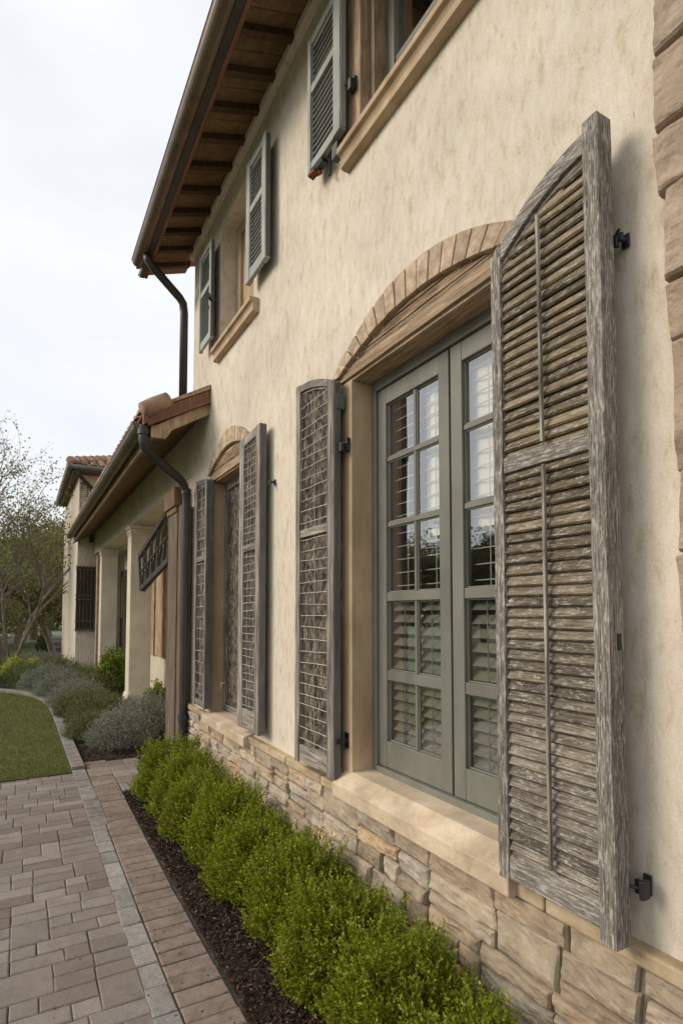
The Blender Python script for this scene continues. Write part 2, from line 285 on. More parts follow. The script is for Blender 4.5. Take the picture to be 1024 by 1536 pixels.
sheet('joint_sand', [(-3, .36), (6.72, .36), (6.72, 6), (-3, 6)], -.016, 'sand')
# path centreline offsets: the border bows a little
def bow(x): return .018*math.sin((x-1)*.75)
bd = MB(); x = -1.2
while x < 6.7:
    w = .106 if x < 4.4 else .17
    block(bd, x+.003, x+w-.003, .672+bow(x), .885+bow(x), 0); x += w
tag(bd.build('path_border', 'border'), kind='structure')
gs = MB(); x = -1.2
while x < 4.7:
    w = random.uniform(.17, .24); block(gs, x+.003, x+w-.003, .891+bow(x), .992+bow(x), 0, j=.003); x += w
tag(gs.build('path_strip', 'granite'), kind='structure')
# lawn with curved kerb
kc = [(4.7, .94)]+[(6.0, .945), (7, .955), (8, .96), (9, .965), (10, .975), (11, 1.0), (11.8, 1.08), (12.6, 1.25), (13.3, 1.52), (13.9, 1.9), (14.4, 2.4), (14.9, 3.2), (15.2, 4.2), (15.3, 6)]
def resample(P, st):
    P = [Vector((*p, 0)) for p in P]; o = [P[0]]; acc = 0
    for a, b in zip(P, P[1:]):
        d = (b-a).length; t = st-acc
        while t < d: o.append(a+(b-a)*t/d); t += st
        acc = (acc+d) % st
    return o
kb = MB(); rs = resample(kc, .22)
for a, b in zip(rs, rs[1:]):
    t = (b-a).normalized(); nrm = Vector((-t.y, t.x, 0)); h = .004 if a.x < 6.3 else .035
    kb.obox(((a.x+b.x)/2, (a.y+b.y)/2, h-.05), t*.107, nrm*.062, (0, 0, .05))
tag(kb.build('kerb', 'kerb', bevel=.006), kind='structure')
lw = [(6.345, 1.02)]+[(p[0]-.0, p[1]+.07) for p in kc[2:8]]+[(12.5, 1.33), (13.1, 1.6), (13.7, 1.98), (14.15, 2.45), (14.6, 3.2), (14.9, 4.2), (15, 6), (15, 9), (6.345, 9)]
sheet('lawn', lw, .006, 'lawn')
n = 52000; P = np.stack([RS.uniform(6.36, 14.6, n)**1, RS.uniform(1.05, 4.2, n), np.full(n, .005)], 1); P[:, 0] = 6.36+(P[:, 0]-6.36)**1.25/(8.24**.25)
lim = np.interp(P[:, 0], [p[0] for p in lw[1:13]], [p[1] for p in lw[1:13]]); P = P[P[:, 1] > lim+.01]
V, Q = leaves(P, np.stack([RS.normal(0, .35, len(P)), RS.normal(0, .35, len(P)), np.ones(len(P))], 1), .032, .0028)
tag(mesh_np('grass', V, Q, RS.rand(len(Q)), 'blade'), 'short mown green grass of the lawn beside the curved kerb', 'grass', kind='stuff')
sheet('far_lawn', [(16.3, 1.0), (26, .2), (34, 1.5), (30, 12), (18, 9)], -.012, 'lawn')
# mulch beds
def heap(name, x0, x1, y0, y1, amp, nx, ny):
    X, Y = np.meshgrid(np.linspace(x0, x1, nx), np.linspace(y0, y1, ny), indexing='ij')
    Z = np.array([[mnoise.noise((a*6, b*6, 1))*amp+mnoise.noise((a*40, b*40, 3))*.008 for a, b in zip(r, q)] for r, q in zip(X, Y)])+.004
    e = np.minimum(np.minimum(Y-y0, y1-Y), np.minimum(X-x0, x1-X)); Z = Z*np.clip(e/.06, 0, 1)-.012+.012*np.clip(e/.04, 0, 1)
    V = np.stack([X, Y, Z], 2).reshape(-1, 3); I = np.arange(nx*ny).reshape(nx, ny)
    Q = np.stack([I[:-1, :-1], I[1:, :-1], I[1:, 1:], I[:-1, 1:]], 2).reshape(-1, 4)
    return tag(mesh_np(name, V, Q, np.zeros(len(Q)), 'mulch', smooth=True), kind='structure')
heap('mulch_bed', -1.2, 5.48, -.02, .668, .012, 300, 40)
heap('planting_bed', 6.72, 15.0, -.5, .88, .03, 260, 60)
def chips(name, n, xr, yr, label):
    P = np.stack([xr[0]+(xr[1]-xr[0])*RS.rand(n)**1.3, RS.uniform(*yr, n), RS.uniform(.0, .014, n)], 1)
    D = np.stack([RS.normal(size=n), RS.normal(size=n), RS.normal(0, .35, n)], 1)
    V, Q = leaves(P, D, .024, .0042, .6); return tag(mesh_np(name, V, Q, RS.rand(len(Q)), 'chip'), label, 'mulch', kind='stuff')
chips('bark_chips', 26000, (.9, 5.46), (.30, .668), 'dark shredded bark mulch strip in front of the boxwood row')
chips('bark_chips', 9000, (6.74, 10), (-.3, .87), 'dark bark mulch of the planting bed beside the porch')

n = 260; P = np.stack([.6+5.2*RS.rand(n)**1.1, RS.uniform(.60, 3.2, n)**1.0, np.full(n, .004)], 1); k_ = RS.rand(n) < .6; P[k_, 1] = RS.uniform(.60, .92, k_.sum())
V, Q = leaves(P, np.stack([RS.normal(size=n), RS.normal(size=n), RS.uniform(0, .25, n)], 1), .013, .0035); tag(mesh_np('leaf_litter', V, Q, RS.rand(n), 'chip'), 'scattered dry leaf bits and bark crumbs on the pavers', 'leaf litter', kind='stuff')
# ---------------------------------------------------------------- main house
house = thing('villa', (3, -2, 0), 'two-storey cream stucco villa with weathered shutters, arched windows and a rough stone base', 'house')
xh = [-2, 1.31, 2.55, 4.06, 5.03, 5.8]
def wallgrid(mb, xs, zs, y0, y1, holes):
    for i in range(len(xs)-1):
        for j in range(len(zs)-1):
            xm, zm = (xs[i]+xs[i+1])/2, (zs[j]+zs[j+1])/2
            if any(a < xm < b and c < zm < d for a, b, c, d in holes): continue
            mb.box(xs[i], xs[i+1], y0, y1, zs[j], zs[j+1], 0)
H1 = (1.31, 2.55, .78, 2.85); H2 = (4.06, 5.03, .72, 2.80); U1 = (1.40, 2.45, 4.12, 5.08); U2 = (4.04, 4.88, 3.99, 5.12)
wb = MB(); xs = sorted({-2, 5.8, *H1[:2], *H2[:2], *U1[:2], *U2[:2]}); zs = sorted({.0, 5.6, *H1[2:], *H2[2:], *U1[2:], *U2[2:]})
wallgrid(wb, xs, zs, -.3, 0, [H1, H2, U1, U2])
wb.box(5.5, 5.8, -8, -.3, 0, 5.6, 0); wb.box(-2, -1.7, -8, -.3, 0, 5.6, 0); wb.box(-1.7, 5.5, -8, -7.7, 0, 5.6, 0)
wall = wb.build('wall', 'stucco', house)
# dark interior liner behind the openings
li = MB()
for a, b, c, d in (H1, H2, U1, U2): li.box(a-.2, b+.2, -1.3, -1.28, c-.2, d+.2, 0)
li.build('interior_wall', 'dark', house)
# stone base
sb = MB(); sb.box(-1.2, 5.78, -.05, .008, -.02, .66, 0); sb.build('mortar_bed', 'mortar', house)
def stone(mb, x0, x1, z0, z1, y, dep, rough=.012, nx=7, nz=5, rk=.22):
    r = random.random(); g = .0035; x0 += g; x1 -= g; z0 += g*.7; z1 -= g*.7; seed = random.uniform(0, 99); sk = [random.uniform(-.014, .014) for _ in range(4)]
    rad = min(x1-x0, z1-z0)*rk; vs = []
    for j in range(nz+1):
        for i in range(nx+1):
            u, v = i/nx, j/nz; u = .5-.5*math.cos(math.pi*u)*(1 if 0 < i < nx else 1); v = .5-.5*math.cos(math.pi*v)
            X = x0+(x1-x0)*u; Z = z0+(z1-z0)*v
            X += (sk[0]*(1-u)*(1-v)+sk[1]*u*(v)); Z += (sk[2]*(1-u)*(v)+sk[3]*u*(1-v))*.8
            # rounded corner pull
            du, dv = min(u, 1-u)*(x1-x0), min(v, 1-v)*(z1-z0)
            if du < rad and dv < rad:
                k = math.hypot(rad-du, rad-dv)
                if k > rad: X += ((x0+x1)/2-X)*.09*(k-rad)/rad/.41; Z += ((z0+z1)/2-Z)*.09*(k-rad)/rad/.41
            e = min(du, dv); hgt = dep*(1-math.exp(-e/.003))-(0 if e > 1e-6 else dep*1.0)
            hgt += mnoise.noise((X*9+seed, Z*12, seed))*rough*1.4*min(1, e/.01)+(mnoise.noise((X*38, Z*44, seed))*rough*.45+mnoise.noise((X*95, Z*110, seed))*rough*.28)*min(1, e/.01)
            if e < 1e-6: X += mnoise.noise((X*20, Z*20, 5))*.004; Z += mnoise.noise((X*20, Z*20, 9))*.004
            vs.append((X, y+hgt, Z))
    fs = [(j*(nx+1)+i, j*(nx+1)+i+1, (j+1)*(nx+1)+i+1, (j+1)*(nx+1)+i) for j in range(nz) for i in range(nx)]
    mb.add(vs, fs, r)
st = MB()
def split(x0, x1, z0, z1, out):
    w, h = x1-x0, z1-z0; asp = w/h; k = random.uniform(.36, .64)
    if w < .42 and h < .15 and not (w > .2 and h > .09 and random.random() < .45): out.append((x0, x1, z0, z1)); return
    if (asp > 2.9 and w > .2) or (h < .10 and w > .30): split(x0, x0+w*k, z0, z1, out); split(x0+w*k, x1, z0, z1, out)
    elif h > .10: split(x0, x1, z0, z0+h*k, out); split(x0, x1, z0+h*k, z1, out)
    else: out.append((x0, x1, z0, z1))
cells = []; x = -1.2
for x1_ in (.35, 1.9, 3.3, 4.6, 5.78): split(x, x1_, .0, .655, cells); x = x1_
for c in cells: stone(st, *c, .006,   .018+random.uniform(0, .012), .015, nx=18, nz=12, rk=.06)
st.build('stone_base', 'stone', house)
lg = MB(); x = -1.2
while x < 5.8:
    w = random.uniform(.28, .5); x1 = min(x+w, 5.8)
    a, b = x+.003, x1-.003
    lg.box(a, b, -.02, .045+random.uniform(-.003, .003), .660, .706); x = x1
lg.build('base_ledge', 'ledge', house, bevel=.007)
# quoin stones at the near corner pilaster
qb = MB(); z = .71
while z < 5.3:
    h = random.choice((.16, .26, .34, .22, .30)); h = min(h, 5.3-z); w = .846+(z-2)*.016+random.uniform(-.010, .010)
    stone(qb, .28, w, z-.003, z+h+.003, .012, .038, .012, nx=44, nz=22, rk=.03)
    z += h
qb.build('quoin_stone', 'quoin', house)
MB().box(.30, .83, -.02, .022, .71, 5.3, 0).build('quoin_backing', 'mortar', house)

def arch(xc, hw, z0, rise, ihw, iz0, irise, nv, label, lint_z):
    ob = lambda t: (xc-hw*t, z0+rise*(1-t*t)**1.0)
    ib = lambda t: (xc-ihw*t, iz0+irise*(1-t*t))
    a = MB()
    for k in range(nv):
        t0, t1 = -1+2*k/nv+.005, -1+2*(k+1)/nv-.005; n = 3; p = []
        for i in range(n+1): p.append(ob(t0+(t1-t0)*i/n))
        for i in range(n, -1, -1): p.append(ib(t0+(t1-t0)*i/n))
        a.prism(p, -.01, .034+random.uniform(-.003, .003))
    aw = a.build('arch_surround', 'arch', house, bevel=.003); tag(aw, label)
    t = MB(); zl = lint_z+.065; zz = zl+.002
    N = 16; k = 0
    while zz < iz0+irise-.004:                     # tympanum planks
        z1 = min(zz+random.uniform(.018, .032), iz0+irise-.001)
        def hx(z): q = max(0., 1-(z-iz0)/irise); return ihw*math.sqrt(min(q, 1.))
        xa, xb = hx(zz), hx(z1); yy = .0+random.uniform(0, .013)
        t.prism([(xc-xa, zz), (xc+xa, zz), (xc+max(xb, .01), z1-.004), (xc-max(xb, .01), z1-.004)], -.01, yy, d=1); zz = z1
    t.build('tympanum', 'plank', house, bevel=.0015)
    l = MB(); l.box(xc-ihw-.02, xc+ihw+.02, -.01, .016, lint_z, lint_z+.033, d=1); l.box(xc-ihw-.01, xc+ihw+.01, -.01, .011, lint_z+.0345, zl, d=1)
    l.build('lintel', 'oak', house, bevel=.003)
arch(1.98, .745, 2.885, .272, .665, 2.878, .140, 17, 'wide segmental arch of narrow oak blocks over the big green window', 2.852)
arch(4.55, .605, 2.87, .28, .53, 2.87, .14, 15, 'smaller arch of oak blocks over the second window', 2.802)
# soffit boards of the reveals
for (a, b, c, d), y1 in ((H1, -.001), (H2, -.001)): MB().box(a, b, -.16, y1, d-.012, d-.0015, d=1).build('reveal_soffit', 'oak', house)
for (a, b, c, d) in (H1, H2):
    for p, q in ((b-.008, b+.105 if b < 3 else b+.05), (a-.105 if b < 3 else a-.05, a+.008)): MB().box(p, q, -.16, .006, c-.03, d-.013).build('window_jamb', 'jamb', house, bevel=.003)
for (a, b, zt, zf) in ((1.40, 2.615, .79, .735), (3.96, 5.045, .735, .705)):
    MB().prism([(-.17, zt), (-.0, zt-.004), (.082, zf), (.082, zf-.072), (.05, zf-.076), (-.17, zf-.076)], a, b, axis='x').build('window_sill', 'sill', house, bevel=.006, seg=3)

# big french window
def leafwin(x0, x1, z0, z1, y, st, rails, cols, name='window_leaf', bot=.13, top=.085):
    f = MB(); a, b = x0+st, x1-st
    f.box(x0, a, y-.045, y, z0, z1); f.box(b, x1, y-.045, y, z0, z1); f.box(a, b, y-.044, y-.001, z0, z0+bot); f.box(a, b, y-.044, y-.001, z1-top, z1)
    zl = [z0+bot]; rails = sorted(rails)
    for (z, w) in rails: f.box(a, b, y-.036, y-.004 if w > .03 else y-.009, z-w/2, z+w/2); zl += [z-w/2, z+w/2]
    zl.append(z1-top)
    for c in cols:
        for i in range(0, len(zl), 2): f.box(c-.009, c+.009, y-.034, y-.010, zl[i], zl[i+1])
    # thin glazing beads
    for i in range(0, len(zl), 2):
        cs = [a]+[q for c in cols for q in (c-.009, c+.009)]+[b]
        for k in range(0, len(cs), 2):
            p, q, r_, s_ = cs[k], cs[k+1], zl[i], zl[i+1]; w = .007
            f.box(p, p+w, y-.03, y-.016, r_, s_); f.box(q-w, q, y-.03, y-.016, r_, s_); f.box(p+w, q-w, y-.03, y-.0165, r_, r_+w); f.box(p+w, q-w, y-.03, y-.0165, s_-w, s_)
    return f, zl
fr = MB(); Y0 = -.115
fr.box(2.50, 2.541, -.22, Y0-.002, .79, 2.838); fr.box(1.319, 1.345, -.22, Y0-.002, .79, 2.838); fr.box(1.345, 2.50, -.22, Y0-.002, 2.785, 2.838); fr.box(1.345, 2.50, -.22, Y0+.004, .782, .818)
win = fr.build('window', 'sage', house, bevel=.003); tag(win, 'big sage green french window with louvres behind its lower panes')
R5 = [(2.40, .024), (2.058, .024), (1.685, .045), (1.285, .05)]
for (x0, x1, c) in ((1.925, 2.497, 2.19), (1.348, 1.912, 1.625)):
    f, zl = leafwin(x0, x1, .822, 2.78, Y0-.016, .072, R5, [c])
    f.build('window_leaf', 'sage', win, bevel=.0025)
    MB().add([(x0+.072, Y0-.039, .95), (x1-.072, Y0-.039, .95), (x1-.072, Y0-.039, 2.70), (x0+.072, Y0-.039, 2.70)], [(0, 1, 2, 3)], 0).build('pane', 'glass', win)
    lt = MB(); yb = Y0-.075
    for i in (4, 6, 8):                                          # fine lattice behind the upper panes
        lo, hi = zl[i], zl[i+1]
        for (p, q) in ((x0+.075, c-.012), (c+.012, x1-.075)):
            lt.box((p+q)/2-.0022, (p+q)/2+.0022, yb-.002, yb+.002, lo, hi); k = 5
            for j in range(1, k+1): z = lo+(hi-lo)*(j-.5)/k; lt.box(p, q, yb-.003, yb+.003, z-.0022, z+.0022)
    lt.build('lattice', 'lattice', win)
    lv = MB()
    for i in (0, 2):
        lo, hi = zl[i], zl[i+1]; k = 6
        for (p, q) in ((x0+.078, c-.006), (c+.006, x1-.078)):
            for j in range(k):
                z = lo+(hi-lo)*(j+.5)/k; lv.obox(((p+q)/2, yb+.006, z), ((q-p)/2, 0, 0), (0, .0035, .0012), (0, -.017, .0195)); 
            lv.box((p+q)/2-.003, (p+q)/2+.003, yb+.026, yb+.030, lo, hi)
    lv.build('louvre', 'louvre', win, bevel=.002)
bl = MB(); N = 60
for k in range(N):
    xa, xb = 1.36+(2.18-1.36)*k/N, 1.36+(2.18-1.36)*(k+1)/N; f_ = lambda x: -.205+.005*math.sin(x*60)
    bl.add([(xa, f_(xa), 1.97), (xb, f_(xb), 1.97), (xb, f_(xb), 2.8), (xa, f_(xa), 2.8)], [(0, 1, 2, 3)], 0)
bl.build('blind', 'blind', win, smooth=True)

def barkpanel(mb, x0, x1, z0, z1, y, cols, amp=.012, seed=0, top=None):
    nx, nz = cols*8, int((z1-z0)/.012); vs = []
    for j in range(nz+1):
        for i in range(nx+1):
            X = x0+(x1-x0)*i/nx; zt = top(X) if top else z1; Z = z0+(zt-z0)*j/nz; w = mnoise.noise((X*14, Z*5, seed))*.35
            h = abs(math.sin(math.pi*(i/nx*cols+w*.5)))**.6*amp+mnoise.noise((X*45, Z*22, seed+3))*amp*.9+mnoise.noise((X*15+Z*9, Z*11, seed+7))*amp*.8
            vs.append((X, y+h, Z))
    mb.add(vs, [(j*(nx+1)+i, j*(nx+1)+i+1, (j+1)*(nx+1)+i+1, (j+1)*(nx+1)+i) for j in range(nz) for i in range(nx)], seed % 1)
# second window: gnarled timber panel in an oak frame
f2 = MB(); f2.box(4.07, 4.11, -.2, -.10, .73, 2.79); f2.box(4.98, 5.02, -.2, -.10, .73, 2.79); f2.box(4.11, 4.98, -.2, -.1005, 2.72, 2.79, d=1); f2.box(4.11, 4.98, -.2, -.1005, .735, .79, d=1)
w2 = f2.build('window', 'grey2', house, bevel=.004); tag(w2, 'second window closed with a gnarled brown timber panel')
bp = MB(); barkpanel(bp, 4.11, 4.98, .79, 2.72, -.135, 6, .016, 4.3); bp.build('timber_panel', 'bark', w2, smooth=True)
MB().tube([(4.93, -.10, .98), (4.93, -.06, .985), (4.93, -.055, .93)], .007, 8).build('handle', 'wire', w2, smooth=True)

# ---------------------------------------------------------------- shutters
def shutter(label, xh_, xo, zb, zh, zo, yf, th, sw, so_, mid, fm, infill, brail=.085, trail=.045, horn=.012, mr=.05, side=None, latch=None, pitch=.037, hinge_z=(), wires=None, im=None, drop=.0):
    s = 1 if xo > xh_ else -1; yb = yf-th
    top = lambda x: zh+(zo-zh)*(1-((x-xo)/(xh_-xo))**2)
    f = MB(); a = xh_+s*sw; b = xo-s*so_
    def vplank(p, q, z0, z1top, y0, y1):      # subdivided stile with worn edges, top follows the arch
        n = 26; r = random.random(); sd = random.uniform(0, 50); vs = []
        lo, hi = min(p, q), max(p, q); zt0, zt1 = z1top(lo), z1top(hi)
        for i in range(n+1):
            t = i/n; j = lambda k: mnoise.noise((t*9, sd+k*3.1, 0))*.0022+mnoise.noise((t*31, sd+k*3.1, 4))*.0012
            vs += [(lo+j(0), y0, z0+(zt0-z0)*t), (hi+j(1), y0, z0+(zt1-z0)*t), (hi+j(1), y1+j(2), z0+(zt1-z0)*t), (lo+j(0), y1+j(3), z0+(zt0-z0)*t)]
        fs = [(i*4+k, i*4+(k+1) % 4, i*4+4+(k+1) % 4, i*4+4+k) for i in range(n) for k in range(4)]+[(3, 2, 1, 0), (n*4, n*4+1, n*4+2, n*4+3)]
        f.add(vs, fs, r, 0)
    vplank(xh_, a, zb, top, yb, yf); vplank(b, xo, zb-drop, lambda x: top(x)+horn, yb, yf+(.004 if drop else .001))
    f.box(a, b, yb+.006, yf-.005, zb+.004, zb+brail, d=1); f.box(a, b, yb+.006, yf-.004, mid-mr/2, mid+mr/2, d=1)
    n = 12; p = [(a+(b-a)*i/n, top(a+(b-a)*i/n)-.002) for i in range(n+1)]+[(a+(b-a)*i/n, top(a+(b-a)*i/n)-trail) for i in range(n, -1, -1)]
    f.prism(p, yb+.006, yf-.003, d=1)
    p2 = [(x, z-trail+.001) for x, z in p[:n+1]]+[(x, z-trail-.012) for x, z in p[n::-1]]; f.prism(p2, yb+.01, yf-.016, d=1)
    sh = f.build('shutter', fm, house, bevel=.0025); tag(sh, label)
    itop = lambda x: top(x)-trail; z1a = zb+brail; pan = [(z1a, mid-mr/2), (mid+mr/2, None)]
    if infill == 'slat':
        lv = MB(); ht = pitch*.56
        for (lo, hi) in pan:
            z = lo+pitch*.25
            while z < (hi-.008 if hi else max(itop(a), itop(b))-.012):
                L, Rr = a, b
                if hi is None and z+ht*.6 > itop(a):       # clip under the arch
                    k = [a+(b-a)*i/60 for i in range(61)]; k = [x for x in k if itop(x) > z+ht*.6]
                    if len(k) < 4: break
                    L = k[0]
                c = (L+Rr)/2; wrp = random.uniform(-.0018, .0018)
                lv.obox((c, yf-.020+random.uniform(-.0015, .0015), z), ((Rr-L)/2, 0, wrp), (0, .004, .003), (0, -.0105+random.uniform(-.002, .002), ht*1.08), d=1); z += pitch*random.uniform(.93, 1.07)
        lv.build('louvre_panel', im or fm, sh, bevel=.0012)
    if infill == 'thinslat':
        lv = MB(); 
        for (lo, hi) in pan:
            z = lo+pitch*.4; hi = hi or min(itop(a), itop(b))
            while z < hi-.004:
                lv.obox(((a+b)/2, yf-.02, z), ((b-a)/2, 0, 0), (0, .002, .001), (0, -.0035, .009), d=1); z += pitch
        lv.build('louvre_panel', im or fm, sh)
        MB().box(a, b, yb+.004, yb+.008, zb+.02, min(itop(a), itop(b)), 0).build('backing', 'dark', sh)
    if infill == 'wire':
        cols, vn, sp = wires; bp = MB(); barkpanel(bp, min(a, b), max(a, b), z1a, mid-mr/2, yf-.042, cols, .018, xh_*3.3+1)
        nx = 3; ed = [a+(b-a)*i/nx for i in range(nx+1)]
        barkpanel(bp, min(a, b), max(a, b), mid+mr/2, min(itop(a), itop(b))+.02, yf-.042, cols, .018, xh_*2.1+9, lambda q: itop(q)+.004); bp.build('timber_panel', 'bark', sh, smooth=True)
        wr = MB()
        for (lo, hi) in pan:
            hi = hi or min(itop(a), itop(b))+.01; z = lo+sp*.6
            while z < hi:
                dz = random.uniform(-.004, .004); dy = random.uniform(0, .004); pts = [(a+(b-a)*i/6, yf-.010+dy+random.uniform(-.002, .002), z+dz*(i/3-1)+random.uniform(-.0015, .0015)) for i in range(7)]
                wr.tube(pts, .0019, 5); z += sp*random.uniform(.88, 1.12)
            for k in range(1, vn+1):
                X = a+(b-a)*k/(vn+1); pts = [(X+random.uniform(-.003, .003), yf-.012+random.uniform(-.003, .002), lo+(hi-lo)*i/14) for i in range(15)]; wr.tube(pts, .0013, 5)
        wr.build('wire_mesh', 'wire', sh)
    if side:                                                 # painted near edge
        xn = min(xh_, xo); zt = top(xn)-.012
        MB().box(xn-.004, xn+.001, yb+.002, yf-.006, zb+.012, zt).build('edge_board', side, sh, bevel=.0015)
    for hz in hinge_z:
        h = MB(); xx = xh_-s*.012; h.box(xx-.016, xx+.016, .004, .012, hz-.04, hz+.04); h.tube([(xx, .03, hz-.045), (xx, .03, hz+.045)], .009, 8); h.box(xx-.006, xx+.012*s, .01, yf-.01, hz-.012, hz+.012)
        h.build('hinge', 'iron', sh, bevel=.002)
    if latch:
        lx, lz = latch; h = MB(); h.tube([(lx, 0, lz), (lx, .035, lz)], .008, 8); h.box(lx-.012, lx+.012, .004, .010, lz-.02, lz+.02)
        h.obox((lx+.006, .04, lz), (.020, 0, .003), (0, .005, 0), (0, 0, .012)); h.tube([(lx+.01, .04, lz+.008), (lx-.008, .046, lz+.02)], .005, 6); h.obox((lx+.004, .044, lz-.014), (.006, 0, 0), (0, .007, 0), (0, 0, .014))
        h.build('latch', 'iron', sh, bevel=.002)
    return sh
ns = shutter('large weathered grey louvred shutter with arched top nearest the camera', 1.402, .978, .745, 2.825, 3.0, .12, .058, .042, .050, 2.09, 'grey', 'slat', drop=.03, brail=.075, trail=.062,
             latch=(.978, 2.675), im='slat', mr=.052, horn=.02, pitch=.034)
MB().bar((1.186, .126, .845), (1.186, .126, 2.055), .010, .012).bar((1.188, .126, 2.125), (1.192, .126, 2.845), .010, .012).build('tilt_rod', 'grey2', ns, bevel=.002)
h = MB(); h.box(.953, .975, .004, .012, .84, .895); h.tube([(.963, .01, .865), (.963, .04, .865)], .008, 8); h.box(.95, .978, .034, .046, .85, .886); h.tube([(.985, .06, .868), (.95, .04, .868)], .006, 6); h.obox((.946, .05, .87), (.006, 0, 0), (0, .016, 0), (0, 0, .024)); h.build('latch', 'iron', ns, bevel=.002)
h = MB(); h.box(1.400, 1.420, .06, .085, .83, .95); h.tube([(1.414, .09, .82), (1.414, .09, .96)], .008, 8); h.build('hinge', 'iron', ns, bevel=.002)
MB().box(.9745, .979, .078, .092, 1.50, 1.545).build('keyhole_plate', 'iron', ns)
fs_ = shutter('tall narrow grey shutter with wire mesh left of the big window', 2.598, 3.07, .745, 2.84, 2.965, .085, .045, .075, .055, 2.065, 'grey2', 'wire', brail=.10, wires=(4, 1, .062), side='slate', mr=.045, hinge_z=(.94,), horn=.0)
h = MB(); h.box(2.555, 2.59, .006, .03, 2.46, 2.53); h.tube([(2.55, .02, 2.50), (2.60, .06, 2.50)], .008, 8); h.obox((2.57, .05, 2.475), (.012, 0, 0), (0, .012, 0), (0, 0, .022)); h.build('hinge', 'iron', fs_, bevel=.002)
MB().box(2.588, 2.600, .02, .07, 2.69, 2.77).build('hinge', 'slate', fs_, bevel=.002)
shutter('grey shutter with pale wire grid right of the second window', 4.075, 3.655, .77, 2.90, 2.925, .09, .052, .09, .075, 2.075, 'grey2', 'wire', brail=.14, trail=.07, wires=(5, 3, .055), side='slate', latch=(3.585, 2.50), horn=.0)
shutter('slim grey shutter with wire grid left of the second window', 4.955, 5.29, .76, 2.80, 2.84, .09, .065, .04, .03, 2.10, 'grey2', 'wire', brail=.06, wires=(2, 1, .095), side='slate', horn=.0)
ua = shutter('sage louvred upper shutter with a rusty broken bottom catch', 2.525, 2.915, 4.19, 5.02, 5.03, .09, .04, .075, .035, 4.70, 'sage2', 'thinslat', pitch=.038, brail=.06, side='sage2', latch=None, horn=0, trail=.05)
h = MB(); h.box(2.47, 2.515, .012, .03, 4.40, 4.47); h.tube([(2.49, .02, 4.44), (2.53, .06, 4.44)], .009, 8); h.obox((2.485, .04, 4.42), (.014, 0, 0), (0, .014, 0), (0, 0, .03)); h.build('latch', 'iron', ua, bevel=.002)
h = MB(); h.obox((2.80, .07, 4.175), (.07, 0, .008), (0, .02, 0), (0, .006, .012)); h.obox((2.62, .05, 4.14), (.03, 0, 0), (0, .02, 0), (0, 0, .04)); h.tube([(2.70, .05, 4.16), (2.74, .03, 4.10), (2.71, .05, 4.07)], .008, 6); h.build('broken_catch', 'iron', ua, bevel=.003)
h = MB(); h.obox((2.86, .075, 4.172), (.04, 0, .004), (0, .018, .004), (0, 0, .008)); h.obox((2.82, .06, 4.158), (.02, 0, .006), (0, .012, .004), (0, 0, .006)); h.build('rusty_tip', 'rust', ua, bevel=.002)
shutter('sage louvred upper shutter on the near side of the far upper window', 3.985, 3.588, 4.08, 5.02, 5.0, .09, .04, .075, .07, 4.62, 'sage2', 'thinslat', pitch=.036, brail=.085, side='slate', horn=0, trail=.06)
ub = shutter('sage louvred upper shutter at the far corner under the eave', 4.905, 5.28, 4.08, 5.0, 5.02, .09, .035, .05, .035, 4.62, 'sage2', 'thinslat', pitch=.036, brail=.08, side='slate', horn=0, trail=.05)
h = MB(); h.tube([(4.93, .06, 4.42), (4.86, .12, 4.42)], .013, 8); h.tube([(4.86, .12, 4.42), (4.84, .135, 4.42)], [.024, .028], 10); h.tube([(4.95, .08, 4.41), (4.94, .09, 4.36)], .008, 8); h.build('latch', 'iron', ub)

# upper windows
MB().box(2.44, 2.61, -.16, .012, 4.10, 5.2).build('window_trim', 'oak', house, bevel=.004); MB().box(1.24, 1.40, -.01, .012, 4.10, 5.2).build('window_trim', 'oak', house, bevel=.004); MB().box(2.40, 2.438, -.19, -.05, 4.12, 5.08).build('window_trim', 'oak', house, bevel=.004)
f = MB(); f.box(2.33, 2.399, -.2, -.13, 4.13, 5.08); f.box(1.41, 1.47, -.2, -.13, 4.13, 5.08); f.box(1.47, 2.33, -.2, -.131, 4.13, 4.18); f.box(1.47, 2.33, -.2, -.131, 5.0, 5.08); f.box(1.47, 2.33, -.185, -.14, 4.50, 4.53); f.box(1.88, 1.91, -.185, -.139, 4.18, 5.0)
uw = f.build('window', 'sage', house, bevel=.003); tag(uw, 'upper green framed window above the big window')
MB().box(1.47, 2.33, -.165, -.161, 4.18, 5.0, 0).build('pane', 'glass', uw)
f = MB(); f.box(4.76, 4.87, -.22, -.14, 4.0, 5.11); f.box(4.05, 4.12, -.22, -.14, 4.0, 5.11); f.box(4.12, 4.76, -.2, -.141, 4.0, 4.06); f.box(4.12, 4.76, -.2, -.141, 5.03, 5.11); f.box(4.42, 4.46, -.19, -.142, 4.06, 5.03)
f.box(4.46, 4.76, -.185, -.165, 4.06, 5.03); f.box(4.12, 4.42, -.185, -.165, 4.06, 5.03)
uw = f.build('window', 'jamb', house, bevel=.003); tag(uw, 'far upper window closed with tan panels')
for a, b, z in ((1.2, 2.585, 4.13), (3.93, 4.945, 3.99)):
    MB().prism([(-.14, z-.002), (.075, z-.012), (.075, z-.045), (.055, z-.052), (.045, z-.075), (.05, z-.085), (.05, z-.115), (.03, z-.122), (-.02, z-.122), (-.02, z-.03), (-.14, z-.03)], a, b, axis='x').build('upper_sill', 'jamb', house, bevel=.003)

